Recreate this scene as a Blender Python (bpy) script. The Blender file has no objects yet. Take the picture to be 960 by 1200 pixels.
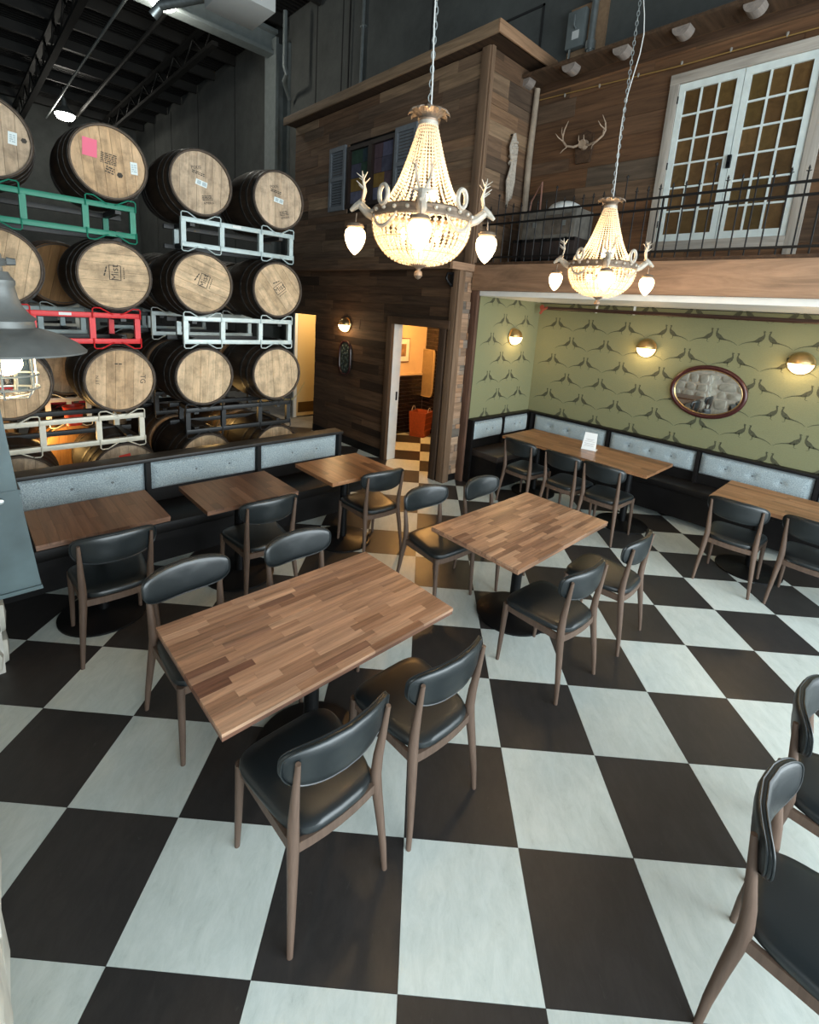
import bpy, bmesh, math, random
from mathutils import Vector, Matrix
PI = math.pi
random.seed(7)
R = math.radians
sc = bpy.context.scene
C = sc.collection

# ------------------------------------------------------------ camera
cam_d = bpy.data.cameras.new('camera'); cam = bpy.data.objects.new('camera', cam_d); C.objects.link(cam)
cam_d.sensor_fit = 'HORIZONTAL'; cam_d.sensor_width = 36.0
cam_d.lens = 36.0 * 570.73 / 960.0
cam_d.shift_x = 0.0; cam_d.shift_y = -(600 - 482.44) / 960.0
cam_d.clip_start = 0.02; cam_d.clip_end = 200
rx = Vector((.72837, -.68182, .06776)); ux = Vector((.09114, .19443, .97667)); fx = Vector((.67909, .70521, -.20376))
M = Matrix((rx, ux, -fx)).transposed().to_4x4()
CAM = Vector((-.908, -.805, 2.259))
M.translation = CAM
cam.matrix_world = M
sc.camera = cam

def project(p):
    d = Vector(p) - CAM; w = d.dot(fx)
    if w <= 0.05: return None
    return 480 + 570.73 * d.dot(rx) / w, 482.44 - 570.73 * d.dot(ux) / w, w

# ------------------------------------------------------------ exposure, world, big lights
sc.view_settings.view_transform = 'Standard'; sc.view_settings.look = 'None'
sc.view_settings.gamma = 1.0; sc.view_settings.use_curve_mapping = False
sc.view_settings.exposure = 0.55
W = bpy.data.worlds.new('world'); sc.world = W; W.use_nodes = True
W.node_tree.nodes['Background'].inputs[0].default_value = (.62, .78, .86, 1)
W.node_tree.nodes['Background'].inputs[1].default_value = 0.09
def area(name, loc, target, sx, sy, power, col):
    l = bpy.data.lights.new(name, 'AREA'); l.shape = 'RECTANGLE'; l.size = sx; l.size_y = sy; l.energy = power; l.color = col
    o = bpy.data.objects.new(name, l); C.objects.link(o); o.location = loc
    o.rotation_euler = (Vector(target) - Vector(loc)).to_track_quat('-Z', 'Y').to_euler()
    return o
def point(name, loc, power, col, r=.03):
    l = bpy.data.lights.new(name, 'POINT'); l.energy = power; l.color = col; l.shadow_soft_size = r
    o = bpy.data.objects.new(name, l); C.objects.link(o); o.location = loc; return o
DAY = (.84, .95, 1.0)
area('window_daylight', (1.8, -4.6, 2.35), (1.8, 3, 1.2), 8.0, 4.2, 640, DAY)          # shop windows along the street side, behind the camera
area('window_daylight', (-5.5, -3.0, 3.2), (2, 2.5, .8), 4.5, 3.2, 190, DAY)
WARM = (1.0, .66, .34)

# ------------------------------------------------------------ materials
MATS = {}
def new_mat(name):
    m = bpy.data.materials.new(name); m.use_nodes = True
    nt = m.node_tree; b = nt.nodes['Principled BSDF']
    return m, nt, b
def N(nt, t, **kw):
    n = nt.nodes.new(t)
    for k, v in kw.items(): setattr(n, k, v)
    return n
def setin(b, **kw):
    for k, v in kw.items():
        b.inputs[k.replace('_', ' ')].default_value = v
def plain(name, col, rough=.5, metal=0., spec=.5, noise=0., nscale=20, bump=0., coat=0., sheen=0., emit=None, estr=0.):
    if name in MATS: return MATS[name]
    m, nt, b = new_mat(name)
    b.inputs['Base Color'].default_value = (*col, 1); b.inputs['Roughness'].default_value = rough
    b.inputs['Metallic'].default_value = metal; b.inputs['Specular IOR Level'].default_value = spec
    b.inputs['Coat Weight'].default_value = coat
    if noise or bump:
        tc = N(nt, 'ShaderNodeTexCoord'); nz = N(nt, 'ShaderNodeTexNoise'); nz.inputs['Scale'].default_value = nscale; nz.inputs['Detail'].default_value = 6
        nt.links.new(tc.outputs['Object'], nz.inputs['Vector'])
        if noise:
            mr = N(nt, 'ShaderNodeMapRange'); mr.inputs['To Min'].default_value = 1 - noise; mr.inputs['To Max'].default_value = 1 + noise
            mr.inputs['From Min'].default_value = .3; mr.inputs['From Max'].default_value = .7
            nt.links.new(nz.outputs['Fac'], mr.inputs['Value'])
            mx = N(nt, 'ShaderNodeVectorMath', operation='SCALE'); mx.inputs[0].default_value = col
            nt.links.new(mr.outputs[0], mx.inputs['Scale']); nt.links.new(mx.outputs[0], b.inputs['Base Color'])
        if bump:
            bp = N(nt, 'ShaderNodeBump'); bp.inputs['Strength'].default_value = bump; bp.inputs['Distance'].default_value = .004
            nt.links.new(nz.outputs['Fac'], bp.inputs['Height']); nt.links.new(bp.outputs[0], b.inputs['Normal'])
    if emit: b.inputs['Emission Color'].default_value = (*emit, 1); b.inputs['Emission Strength'].default_value = estr
    MATS[name] = m; return m
def wood(name, cols, rough=.6, axis=0, stretch=14, scale=1.6, grain=.35, bump=.25, spec=.3, coat=0., blotch=0.):
    """per-object random tone out of cols, with grain along the object's local axis"""
    if name in MATS: return MATS[name]
    m, nt, b = new_mat(name)
    oi = N(nt, 'ShaderNodeObjectInfo'); ramp = N(nt, 'ShaderNodeValToRGB'); ramp.color_ramp.interpolation = 'LINEAR'
    e = ramp.color_ramp.elements
    e[0].position = 0; e[0].color = (*cols[0], 1); e[1].position = 1; e[1].color = (*cols[-1], 1)
    for i, c in enumerate(cols[1:-1]):
        x = e.new((i + 1) / (len(cols) - 1)); x.color = (*c, 1)
    nt.links.new(oi.outputs['Random'], ramp.inputs['Fac'])
    tc = N(nt, 'ShaderNodeTexCoord'); mp = N(nt, 'ShaderNodeMapping')
    s = [stretch] * 3; s[axis] = 1.; mp.inputs['Scale'].default_value = s
    ad = N(nt, 'ShaderNodeVectorMath', operation='ADD'); cx = N(nt, 'ShaderNodeCombineXYZ')
    ml = N(nt, 'ShaderNodeMath', operation='MULTIPLY'); ml.inputs[1].default_value = 37.7
    nt.links.new(oi.outputs['Random'], ml.inputs[0]); nt.links.new(ml.outputs[0], cx.inputs[0]); nt.links.new(ml.outputs[0], cx.inputs[1]); nt.links.new(ml.outputs[0], cx.inputs[2])
    nt.links.new(tc.outputs['Object'], mp.inputs['Vector']); nt.links.new(mp.outputs[0], ad.inputs[0]); nt.links.new(cx.outputs[0], ad.inputs[1])
    nz = N(nt, 'ShaderNodeTexNoise'); nz.inputs['Scale'].default_value = scale; nz.inputs['Detail'].default_value = 8; nz.inputs['Roughness'].default_value = .65; nz.inputs['Distortion'].default_value = .6
    nt.links.new(ad.outputs[0], nz.inputs['Vector'])
    mr = N(nt, 'ShaderNodeMapRange'); mr.inputs['From Min'].default_value = .3; mr.inputs['From Max'].default_value = .7
    mr.inputs['To Min'].default_value = 1 - grain; mr.inputs['To Max'].default_value = 1 + grain
    nt.links.new(nz.outputs['Fac'], mr.inputs['Value'])
    mx = N(nt, 'ShaderNodeVectorMath', operation='SCALE'); nt.links.new(ramp.outputs[0], mx.inputs[0]); nt.links.new(mr.outputs[0], mx.inputs['Scale'])
    last = mx.outputs[0]
    if blotch:
        g_ = N(nt, 'ShaderNodeNewGeometry'); n2 = N(nt, 'ShaderNodeTexNoise'); n2.inputs['Scale'].default_value = 9; n2.inputs['Detail'].default_value = 7; n2.inputs['Roughness'].default_value = .7
        nt.links.new(g_.outputs['Position'], n2.inputs['Vector'])
        r2 = N(nt, 'ShaderNodeMapRange'); r2.inputs['From Min'].default_value = .38; r2.inputs['From Max'].default_value = .56; r2.inputs['To Min'].default_value = 1 - blotch; r2.inputs['To Max'].default_value = 1.04
        nt.links.new(n2.outputs['Fac'], r2.inputs['Value']); m3 = N(nt, 'ShaderNodeVectorMath', operation='SCALE')
        nt.links.new(last, m3.inputs[0]); nt.links.new(r2.outputs[0], m3.inputs['Scale']); last = m3.outputs[0]
    nt.links.new(last, b.inputs['Base Color'])
    b.inputs['Roughness'].default_value = rough; b.inputs['Specular IOR Level'].default_value = spec; b.inputs['Coat Weight'].default_value = coat; b.inputs['Coat Roughness'].default_value = .25
    if bump:
        bp = N(nt, 'ShaderNodeBump'); bp.inputs['Strength'].default_value = bump; bp.inputs['Distance'].default_value = .003
        nt.links.new(nz.outputs['Fac'], bp.inputs['Height']); nt.links.new(bp.outputs[0], b.inputs['Normal'])
    MATS[name] = m; return m

reclaimed = wood('reclaimed_wood', [(.052, .032, .019), (.131, .074, .042), (.079, .052, .035), (.193, .112, .063), (.096, .063, .042), (.149, .096, .060), (.245, .161, .096)], rough=.75, grain=.45)
reclaimed_dark = wood('reclaimed_wood_dark', [(.028, .016, .009), (.081, .043, .023), (.046, .028, .017), (.109, .062, .034), (.062, .034, .019), (.093, .053, .029)], rough=.72, grain=.5)
reclaimed_warm = wood('reclaimed_wood_warm', [(.072, .035, .016), (.145, .070, .032), (.051, .032, .020), (.189, .096, .043), (.087, .065, .046), (.123, .061, .029), (.058, .041, .028)], rough=.7, grain=.45)
reclaimed_mixed = wood('reclaimed_wood_mixed', [(.184, .115, .069), (.345, .218, .138), (.115, .098, .081), (.299, .172, .098), (.437, .287, .184), (.161, .138, .115), (.253, .149, .092)], rough=.75, grain=.35)
beam_wood = wood('beam_wood', [(.30, .185, .115), (.33, .205, .13)], rough=.75, stretch=7, scale=1.5, grain=.42)
trim_wood = wood('trim_wood', [(.156, .098, .060), (.204, .126, .078)], rough=.7, grain=.3)
grey_wood = wood('grey_wood', [(.34, .31, .27), (.40, .36, .31)], rough=.8, grain=.3)
log_wood = wood('log_end_wood', [(.20, .17, .15), (.26, .22, .19)], rough=.85, grain=.25)
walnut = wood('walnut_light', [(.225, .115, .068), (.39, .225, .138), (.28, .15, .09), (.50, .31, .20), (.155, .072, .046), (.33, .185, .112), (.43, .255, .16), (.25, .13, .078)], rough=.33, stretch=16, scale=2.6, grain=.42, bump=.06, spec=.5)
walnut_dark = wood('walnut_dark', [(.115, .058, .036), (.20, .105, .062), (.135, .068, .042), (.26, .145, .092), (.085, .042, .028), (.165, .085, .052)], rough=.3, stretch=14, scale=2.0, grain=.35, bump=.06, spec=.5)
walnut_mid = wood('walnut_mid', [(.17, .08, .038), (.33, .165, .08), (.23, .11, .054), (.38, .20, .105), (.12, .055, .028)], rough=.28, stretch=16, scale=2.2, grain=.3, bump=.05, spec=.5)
leg_wood = wood('chair_leg_wood', [(.105, .070, .052), (.130, .086, .063)], rough=.5, axis=2, stretch=16, scale=3, grain=.22, bump=.1)
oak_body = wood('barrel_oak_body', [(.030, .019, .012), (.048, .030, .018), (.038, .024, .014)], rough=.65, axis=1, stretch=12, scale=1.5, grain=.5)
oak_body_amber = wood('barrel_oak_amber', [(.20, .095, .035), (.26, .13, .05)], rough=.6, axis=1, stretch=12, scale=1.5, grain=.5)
chime_wood = wood('barrel_chime', [(.075, .055, .042), (.11, .082, .06)], rough=.6, grain=.4)

def mk_leather():
    m, nt, b = new_mat('black_leather')
    setin(b, Base_Color=(.007, .011, .013, 1), Roughness=.38, Specular_IOR_Level=.80)
    tc = N(nt, 'ShaderNodeTexCoord'); v = N(nt, 'ShaderNodeTexVoronoi'); v.inputs['Scale'].default_value = 320
    nt.links.new(tc.outputs['Object'], v.inputs['Vector'])
    bp = N(nt, 'ShaderNodeBump'); bp.inputs['Strength'].default_value = .12; bp.inputs['Distance'].default_value = .001
    nt.links.new(v.outputs['Distance'], bp.inputs['Height']); nt.links.new(bp.outputs[0], b.inputs['Normal'])
    return m
leather = mk_leather()
def mk_tweed():
    m, nt, b = new_mat('grey_tweed')
    tc = N(nt, 'ShaderNodeTexCoord'); nz = N(nt, 'ShaderNodeTexNoise'); nz.inputs['Scale'].default_value = 130; nz.inputs['Detail'].default_value = 3
    nt.links.new(tc.outputs['Object'], nz.inputs['Vector'])
    r = N(nt, 'ShaderNodeValToRGB'); e = r.color_ramp.elements
    e[0].position = .34; e[0].color = (.19, .235, .255, 1); e[1].position = .66; e[1].color = (.42, .50, .53, 1)
    nt.links.new(nz.outputs['Fac'], r.inputs['Fac']); nt.links.new(r.outputs[0], b.inputs['Base Color'])
    b.inputs['Roughness'].default_value = .9; b.inputs['Sheen Weight'].default_value = .3
    bp = N(nt, 'ShaderNodeBump'); bp.inputs['Strength'].default_value = .3; bp.inputs['Distance'].default_value = .002
    nt.links.new(nz.outputs['Fac'], bp.inputs['Height']); nt.links.new(bp.outputs[0], b.inputs['Normal'])
    return m
tweed = mk_tweed()
def mk_tile(name, c0, c1, streak):
    m, nt, b = new_mat(name)
    oi = N(nt, 'ShaderNodeObjectInfo'); g = N(nt, 'ShaderNodeNewGeometry')
    nz = N(nt, 'ShaderNodeTexNoise'); nz.inputs['Scale'].default_value = 7; nz.inputs['Detail'].default_value = 12; nz.inputs['Roughness'].default_value = .8; nz.inputs['Distortion'].default_value = .5
    mp = N(nt, 'ShaderNodeMapping'); mp.inputs['Scale'].default_value = (1, 1, 1); mp.inputs['Rotation'].default_value = (0, 0, R(-45))
    mp2 = N(nt, 'ShaderNodeMapping'); mp2.inputs['Scale'].default_value = (1, 2.4, 1)
    nt.links.new(g.outputs['Position'], mp.inputs['Vector']); nt.links.new(mp.outputs[0], mp2.inputs['Vector']); nt.links.new(mp2.outputs[0], nz.inputs['Vector'])
    r = N(nt, 'ShaderNodeValToRGB'); e = r.color_ramp.elements
    e[0].position = .40; e[0].color = (*c0, 1); e[1].position = .60; e[1].color = (*c1, 1)
    x = e.new(.33); x.color = (*streak, 1)
    nt.links.new(nz.outputs['Fac'], r.inputs['Fac'])
    mr = N(nt, 'ShaderNodeMapRange'); mr.inputs['To Min'].default_value = .9; mr.inputs['To Max'].default_value = 1.08
    nt.links.new(oi.outputs['Random'], mr.inputs['Value'])
    mx = N(nt, 'ShaderNodeVectorMath', operation='SCALE'); nt.links.new(r.outputs[0], mx.inputs[0]); nt.links.new(mr.outputs[0], mx.inputs['Scale'])
    nt.links.new(mx.outputs[0], b.inputs['Base Color'])
    b.inputs['Roughness'].default_value = .38; b.inputs['Specular IOR Level'].default_value = .5
    n2 = N(nt, 'ShaderNodeTexNoise'); n2.inputs['Scale'].default_value = 3.; n2.inputs['Detail'].default_value = 4
    nt.links.new(g.outputs['Position'], n2.inputs['Vector'])
    m2 = N(nt, 'ShaderNodeMapRange'); m2.inputs['To Min'].default_value = .3; m2.inputs['To Max'].default_value = .5
    nt.links.new(n2.outputs['Fac'], m2.inputs['Value']); nt.links.new(m2.outputs[0], b.inputs['Roughness'])
    return m
tile_light = mk_tile('tile_pale', (.48, .53, .50), (.56, .605, .575), (.41, .455, .43))
tile_dark = mk_tile('tile_charcoal', (.022, .0205, .020), (.031, .028, .027), (.048, .045, .043))
def mk_concrete(name, col, s=1.2, var=.28):
    m, nt, b = new_mat(name)
    g = N(nt, 'ShaderNodeNewGeometry'); nz = N(nt, 'ShaderNodeTexNoise'); nz.inputs['Scale'].default_value = s; nz.inputs['Detail'].default_value = 10; nz.inputs['Roughness'].default_value = .7
    nt.links.new(g.outputs['Position'], nz.inputs['Vector'])
    mr = N(nt, 'ShaderNodeMapRange'); mr.inputs['From Min'].default_value = .3; mr.inputs['From Max'].default_value = .7; mr.inputs['To Min'].default_value = 1 - var; mr.inputs['To Max'].default_value = 1 + var
    nt.links.new(nz.outputs['Fac'], mr.inputs['Value'])
    mx = N(nt, 'ShaderNodeVectorMath', operation='SCALE'); mx.inputs[0].default_value = col; nt.links.new(mr.outputs[0], mx.inputs['Scale'])
    nt.links.new(mx.outputs[0], b.inputs['Base Color']); b.inputs['Roughness'].default_value = .85
    bp = N(nt, 'ShaderNodeBump'); bp.inputs['Strength'].default_value = .3; bp.inputs['Distance'].default_value = .01
    nt.links.new(nz.outputs['Fac'], bp.inputs['Height']); nt.links.new(bp.outputs[0], b.inputs['Normal'])
    return m
concrete = mk_concrete('concrete_wall', (.085, .090, .085))
concrete_floor = mk_concrete('concrete_floor', (.30, .29, .27), 2.)
paper_green = mk_concrete('green_wallpaper', (.185, .190, .100), 60, .05)
paper_print = plain('wallpaper_print_ink', (.060, .062, .034), .85, noise=.35, nscale=70)
black_paint = plain('black_paint', (.007, .006, .006), .5, spec=.25, noise=.3, nscale=8)
black_vinyl = plain('black_vinyl', (.006, .005, .005), .5, spec=.3, noise=.2, nscale=6)
black_metal = plain('black_metal', (.012, .012, .013), .42, .6)
iron = plain('iron_rail', (.012, .011, .011), .45, .5)
white_paint = plain('white_paint', (.74, .76, .74), .5, noise=.05, nscale=8)
door_white = plain('aged_white_paint', (.66, .73, .71), .5, noise=.08, nscale=12, bump=.1)
galv = plain('galvanised_steel', (.42, .46, .46), .4, .8, noise=.15, nscale=12)
grey_steel = plain('painted_grey_steel', (.20, .23, .23), .55, .2, noise=.1, nscale=8)
dark_steel = plain('dark_roof_steel', (.014, .013, .012), .6, .3, noise=.2, nscale=5)
brown_glass = wood('brown_papered_glass', [(.085, .055, .018), (.125, .070, .026), (.075, .040, .016), (.11, .066, .022)], rough=.22, stretch=2, scale=5, grain=.25, bump=0, spec=.6)
hoop_steel = plain('hoop_steel', (.05, .046, .042), .5, .6, noise=.3, nscale=14)
antler_m = plain('antler', (.38, .28, .20), .55, noise=.25, nscale=18, bump=.2)
antique = plain('antique_bronze', (.20, .15, .11), .5, .45, noise=.3, nscale=25, bump=.3)
pale_bronze = plain('pale_patina', (.42, .38, .32), .55, .2, noise=.25, nscale=25, bump=.3)
brass = plain('brass', (.55, .38, .18), .3, .95)
rope_m = plain('rope', (.42, .37, .31), .9, noise=.2, nscale=40, bump=.5)
stone_m = plain('pale_stone', (.50, .49, .43), .8, noise=.25, nscale=7, bump=.7)
grout_m = plain('stone_mortar', (.60, .58, .53), .9, noise=.1, nscale=20)
brick_black = plain('black_glazed_brick', (.014, .010, .010), .2, 0, .6, noise=.3, nscale=10)
brick_joint = plain('brick_mortar', (.22, .19, .17), .9)
peach = plain('peach_wall', (.62, .47, .30), .8, noise=.04, nscale=10)
print_ink = plain('stencil_ink', (.055, .045, .035), .8)

# ------------------------------------------------------------ mesh helpers
class MB:
    def __init__(s): s.v = []; s.f = []; s.m = []; s.sm = []
    def add(s, vs, fs, mi=0, smooth=False):
        o = len(s.v); s.v += [tuple(v) for v in vs]; s.f += [tuple(i + o for i in f) for f in fs]; s.m += [mi] * len(fs); s.sm += [smooth] * len(fs); return s
    def box(s, x0, x1, y0, y1, z0, z1, mi=0, b=0.):
        if b <= 0:
            vs = [(x, y, z) for x in (x0, x1) for y in (y0, y1) for z in (z0, z1)]
            return s.add(vs, [(0, 1, 3, 2), (4, 6, 7, 5), (0, 4, 5, 1), (2, 3, 7, 6), (0, 2, 6, 4), (1, 5, 7, 3)], mi)
        bm = bmesh.new(); bmesh.ops.create_cube(bm, size=1)
        for v in bm.verts: v.co = Vector(((x0 + x1) / 2 + v.co.x * (x1 - x0), (y0 + y1) / 2 + v.co.y * (y1 - y0), (z0 + z1) / 2 + v.co.z * (z1 - z0)))
        bmesh.ops.bevel(bm, geom=bm.edges[:], offset=b, segments=2, profile=.5, affect='EDGES')
        bm.verts.index_update(); s.add([v.co[:] for v in bm.verts], [[v.index for v in f.verts] for f in bm.faces], mi, True); bm.free(); return s
    def tube(s, pts, r, n=8, mi=0, cap=True, flat=1.0):
        pts = [Vector(p) for p in pts]; rs = r if isinstance(r, (list, tuple)) else [r] * len(pts)
        vs = []; fs = []; prev = None
        for i, p in enumerate(pts):
            t = (pts[min(i + 1, len(pts) - 1)] - pts[max(i - 1, 0)])
            t = t.normalized() if t.length > 1e-9 else Vector((0, 0, 1))
            if prev is None:
                a = Vector((0, 0, 1)) if abs(t.z) < .9 else Vector((1, 0, 0)); x = t.cross(a).normalized()
            else:
                x = (prev - t * prev.dot(t)); x = x.normalized() if x.length > 1e-6 else t.orthogonal().normalized()
            prev = x; y = t.cross(x)
            for k in range(n):
                a = 2 * PI * k / n; vs.append(p + (x * math.cos(a) + y * math.sin(a) * flat) * rs[i])
        for i in range(len(pts) - 1):
            for k in range(n):
                a = i * n + k; b = i * n + (k + 1) % n; fs.append((a, b, b + n, a + n))
        if cap: fs.append(tuple(range(n - 1, -1, -1))); fs.append(tuple((len(pts) - 1) * n + k for k in range(n)))
        return s.add(vs, fs, mi, True)
    def lathe(s, prof, n=24, mi=0, c=(0, 0, 0), ax='z', cap=True, smooth=True, rmod=None):
        vs = []; fs = []
        for (r, h) in prof:
            for k in range(n):
                a = 2 * PI * k / n; rr = r * (rmod(k) if rmod else 1.)
                x, y = rr * math.cos(a), rr * math.sin(a)
                p = (x, y, h) if ax == 'z' else ((x, h, y) if ax == 'y' else (h, x, y))
                vs.append((p[0] + c[0], p[1] + c[1], p[2] + c[2]))
        for i in range(len(prof) - 1):
            for k in range(n):
                a = i * n + k; b = i * n + (k + 1) % n; fs.append((a, b, b + n, a + n))
        if cap:
            fs.append(tuple(range(n - 1, -1, -1))); fs.append(tuple((len(prof) - 1) * n + k for k in range(n)))
        return s.add(vs, fs, mi, smooth)
    def prism(s, poly, h0, h1, ax='z', mi=0):
        n = len(poly)
        def P(a, b, h): return (a, b, h) if ax == 'z' else ((a, h, b) if ax == 'y' else (h, a, b))
        vs = [P(a, b, h0) for a, b in poly] + [P(a, b, h1) for a, b in poly]
        return s.add(vs, [tuple(range(n - 1, -1, -1)), tuple(range(n, 2 * n))] + [(i, (i + 1) % n, (i + 1) % n + n, i + n) for i in range(n)], mi)
    def xf(s, mat):
        s.v = [tuple(mat @ Vector(v)) for v in s.v]; return s
    def mesh(s, name, mats):
        me = bpy.data.meshes.new(name); me.from_pydata(s.v, [], s.f)
        if not isinstance(mats, (list, tuple)): mats = [mats]
        for m in mats: me.materials.append(m)
        me.polygons.foreach_set('material_index', s.m); me.polygons.foreach_set('use_smooth', s.sm)
        bm = bmesh.new(); bm.from_mesh(me); bmesh.ops.recalc_face_normals(bm, faces=bm.faces[:])
        for e in bm.edges:
            if len(e.link_faces) == 2 and e.calc_face_angle(0) > R(38): e.smooth = False
        bm.to_mesh(me); bm.free(); return me
    def build(s, name, mats, parent=None, loc=None, rot=None):
        o = bpy.data.objects.new(name, s.mesh(name, mats)); C.objects.link(o)
        if parent: o.parent = parent
        if loc is not None: o.location = loc
        if rot is not None: o.rotation_euler = rot
        return o
def inst(name, me, parent=None, loc=(0, 0, 0), rot=(0, 0, 0)):
    o = bpy.data.objects.new(name, me); C.objects.link(o); o.parent = parent; o.location = loc; o.rotation_euler = rot; return o
def empty(name, loc=(0, 0, 0), rz=0, label=None, cat=None, group=None):
    o = bpy.data.objects.new(name, None); C.objects.link(o); o.location = loc; o.rotation_euler = (0, 0, rz); o.empty_display_size = .1
    return tag(o, label, cat, group)
def tag(o, label=None, cat=None, group=None, kind=None):
    if label: o['label'] = label
    if cat: o['category'] = cat
    if group: o['group'] = group
    if kind: o['kind'] = kind
    return o
def struct(o): o['kind'] = 'structure'; return o
KIDS = {}
def copy_tree(o, parent=None):
    c = o.copy(); C.objects.link(c); c.parent = parent
    for ch in [x for x in KIDS.get(o.name) or o.children]: copy_tree(ch, c)
    return c
_cache = {}
def box_mesh(name, a, b, c, mat, bev=0.):
    k = (name, round(a, 3), round(b, 3), round(c, 3), mat.name, bev)
    if k not in _cache:
        _cache[k] = MB().box(-a / 2, a / 2, -b / 2, b / 2, -c / 2, c / 2, b=bev).mesh(name, mat)
    return _cache[k]

def planks(parent, origin, along, length, z0, z1, mat, rows=.14, lens=(.5, 1.7), thick=.02, holes=(), jitter=.006, name='plank', rnd=None, normal=None):
    """boards on a wall face; origin = point on face at a=0; along = unit vector; normal = out of the face; local X of each board runs along it"""
    rnd = rnd or random.Random(hash((round(origin[0], 2), round(origin[1], 2), round(z0, 2))) & 0xffff)
    along = Vector(along); nrm = Vector(normal); ang = math.atan2(along.y, along.x)
    z = z0; cnt = 0
    while z < z1 - .02:
        h = min(rows * rnd.choice((.75, .9, 1., 1.15, 1.3)), z1 - z)
        if z1 - z - h < .04: h = z1 - z
        a = 0.; cuts = []
        segs = [(0., length)]
        for (h0, h1, hz0, hz1) in holes:
            if z + h / 2 > hz0 and z + h / 2 < hz1:
                ns = []
                for s0, s1 in segs:
                    if h1 <= s0 or h0 >= s1: ns.append((s0, s1)); continue
                    if h0 > s0: ns.append((s0, h0))
                    if h1 < s1: ns.append((h1, s1))
                segs = ns
        for s0, s1 in segs:
            a = s0; first = True
            while a < s1 - .01:
                L = rnd.uniform(*lens) * (rnd.uniform(.3, 1) if first else 1); first = False
                if s1 - a - L < .25: L = s1 - a
                j = rnd.uniform(0, jitter)
                ctr = Vector(origin) + along * (a + L / 2) + nrm * (thick / 2 + j); ctr.z = z + h / 2
                me = MB().box(-L / 2 + .0012, L / 2 - .0012, -thick / 2, thick / 2, -h / 2 + .0012, h / 2 - .0012).mesh(name, mat)
                inst(name, me, parent, ctr, (0, 0, ang)); cnt += 1
                a += L
        z += h
    return cnt

# ============================================================ STRUCTURE
# --- floor: slab, chequered tiles laid diagonally, bare concrete in the warehouse
floor = struct(MB().box(-8, 8, -6, 26, -.25, -.012).build('floor', concrete_floor))
def g2w(i, j):   # tile-grid units (0.5 m) -> room frame
    x, y = i * .5, j * .5; return ((x + y) * .70711, (-x + y) * .70711)
def in_floor(u, v):
    if u > 5.75 or v < -2.6 or u < -1.6: return False
    if u > 3.8 and v > 3.35: return v < 5.7
    if u > 3.9: return v < 3.35
    if v < 3.85: return True
    return u > 2.25 and v < 6.9
t_l = MB().box(-.2492, .2492, -.2492, .2492, -.012, 0).mesh('floor_tile', tile_light)
t_d = MB().box(-.2492, .2492, -.2492, .2492, -.012, 0).mesh('floor_tile', tile_dark)
cells = []
for i in range(-14, 16):
    for j in range(-6, 22):
        u, v = g2w(i + .5, j + .5)
        if not in_floor(u, v): continue
        p = project((u, v, 0)); size = 0
        if p and -140 < p[0] < 1100 and 300 < p[1] < 1420: size = 1 / p[2] ** 2
        cells.append((size, i, j, u, v))
cells.sort(reverse=True)
rest = MB()
for n, (size, i, j, u, v) in enumerate(cells):
    light = (i + j) % 2 == 0
    if n < 298 and size > 0:
        inst('floor_tile', t_l if light else t_d, floor, (u, v, 0), (0, 0, R(-45)))
    else:
        m = MB().box(-.2492, .2492, -.2492, .2492, -.012, 0).xf(Matrix.Translation((u, v, 0)) @ Matrix.Rotation(R(-45), 4, 'Z'))
        rest.add(m.v, m.f, 0 if light else 1)
o = rest.build('floor_tiles', [tile_light, tile_dark], floor); tag(o, kind='stuff')

# --- warehouse shell
wall_b = struct(MB().box(5.75, 5.95, -6, 26, 0, 9.2).build('wall_back', concrete))
for v in (8.9, 9.9, 14.2, 17.0, 19.6, 21.5, 6.2): MB().box(5.742, 5.752, v, v + .03, 0, 8.7).build('panel_joint', plain('joint_dark', (.02, .02, .02), .9), wall_b)
wall_f = struct(MB().box(-8, 5.75, 24, 24.2, 0, 9.2).build('wall_far', concrete))
ceil = struct(MB().box(-8, 5.95, -6, 24.2, 8.9, 9.0).build('ceiling', dark_steel))
mb = MB()
for k in range(190):      # corrugated deck ribs running along u
    v = -3 + k * .14; mb.box(-8, 5.7, v, v + .06, 8.86, 8.9)
tag(mb.build('deck_rib', dark_steel, ceil), kind='stuff')
purlin_m = plain('purlin_steel', (.030, .029, .027), .55, .3)
for k in range(17):
    v = 1.0 + k * 1.45
    MB().box(-8, 5.7, v, v + .09, 8.62, 8.86).build('purlin', purlin_m, ceil)
def truss(u, v0, v1, zt, zb):
    g = MB(); g.box(u - .07, u + .07, v0, v1, zt - .09, zt); g.box(u - .07, u + .07, v0, v1, zb, zb + .09)
    n = int((v1 - v0) / .7)
    for k in range(n):
        a = v0 + k * .7; zz = (zb + .05, zt - .05) if k % 2 else (zt - .05, zb + .05)
        g.tube([(u, a, zz[0]), (u, a + .7, zz[1])], .025, 6)
    return g
truss(1.7, 0, 24, 8.62, 7.85).build('roof_truss', dark_steel, ceil)
truss(-2.6, 0, 24, 8.62, 7.85).build('roof_truss', dark_steel, ceil)
truss(4.3, 12, 24, 8.62, 8.0).build('roof_truss', dark_steel, ceil)
MB().tube([(2.35, 6, 8.0), (2.35, 22, 8.0)], .03, 8).build('conduit', galv, ceil)
MB().tube([(3.2, 5, 8.2), (3.2, 23, 8.2)], .05, 8).build('sprinkler_pipe', purlin_m, ceil)
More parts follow.
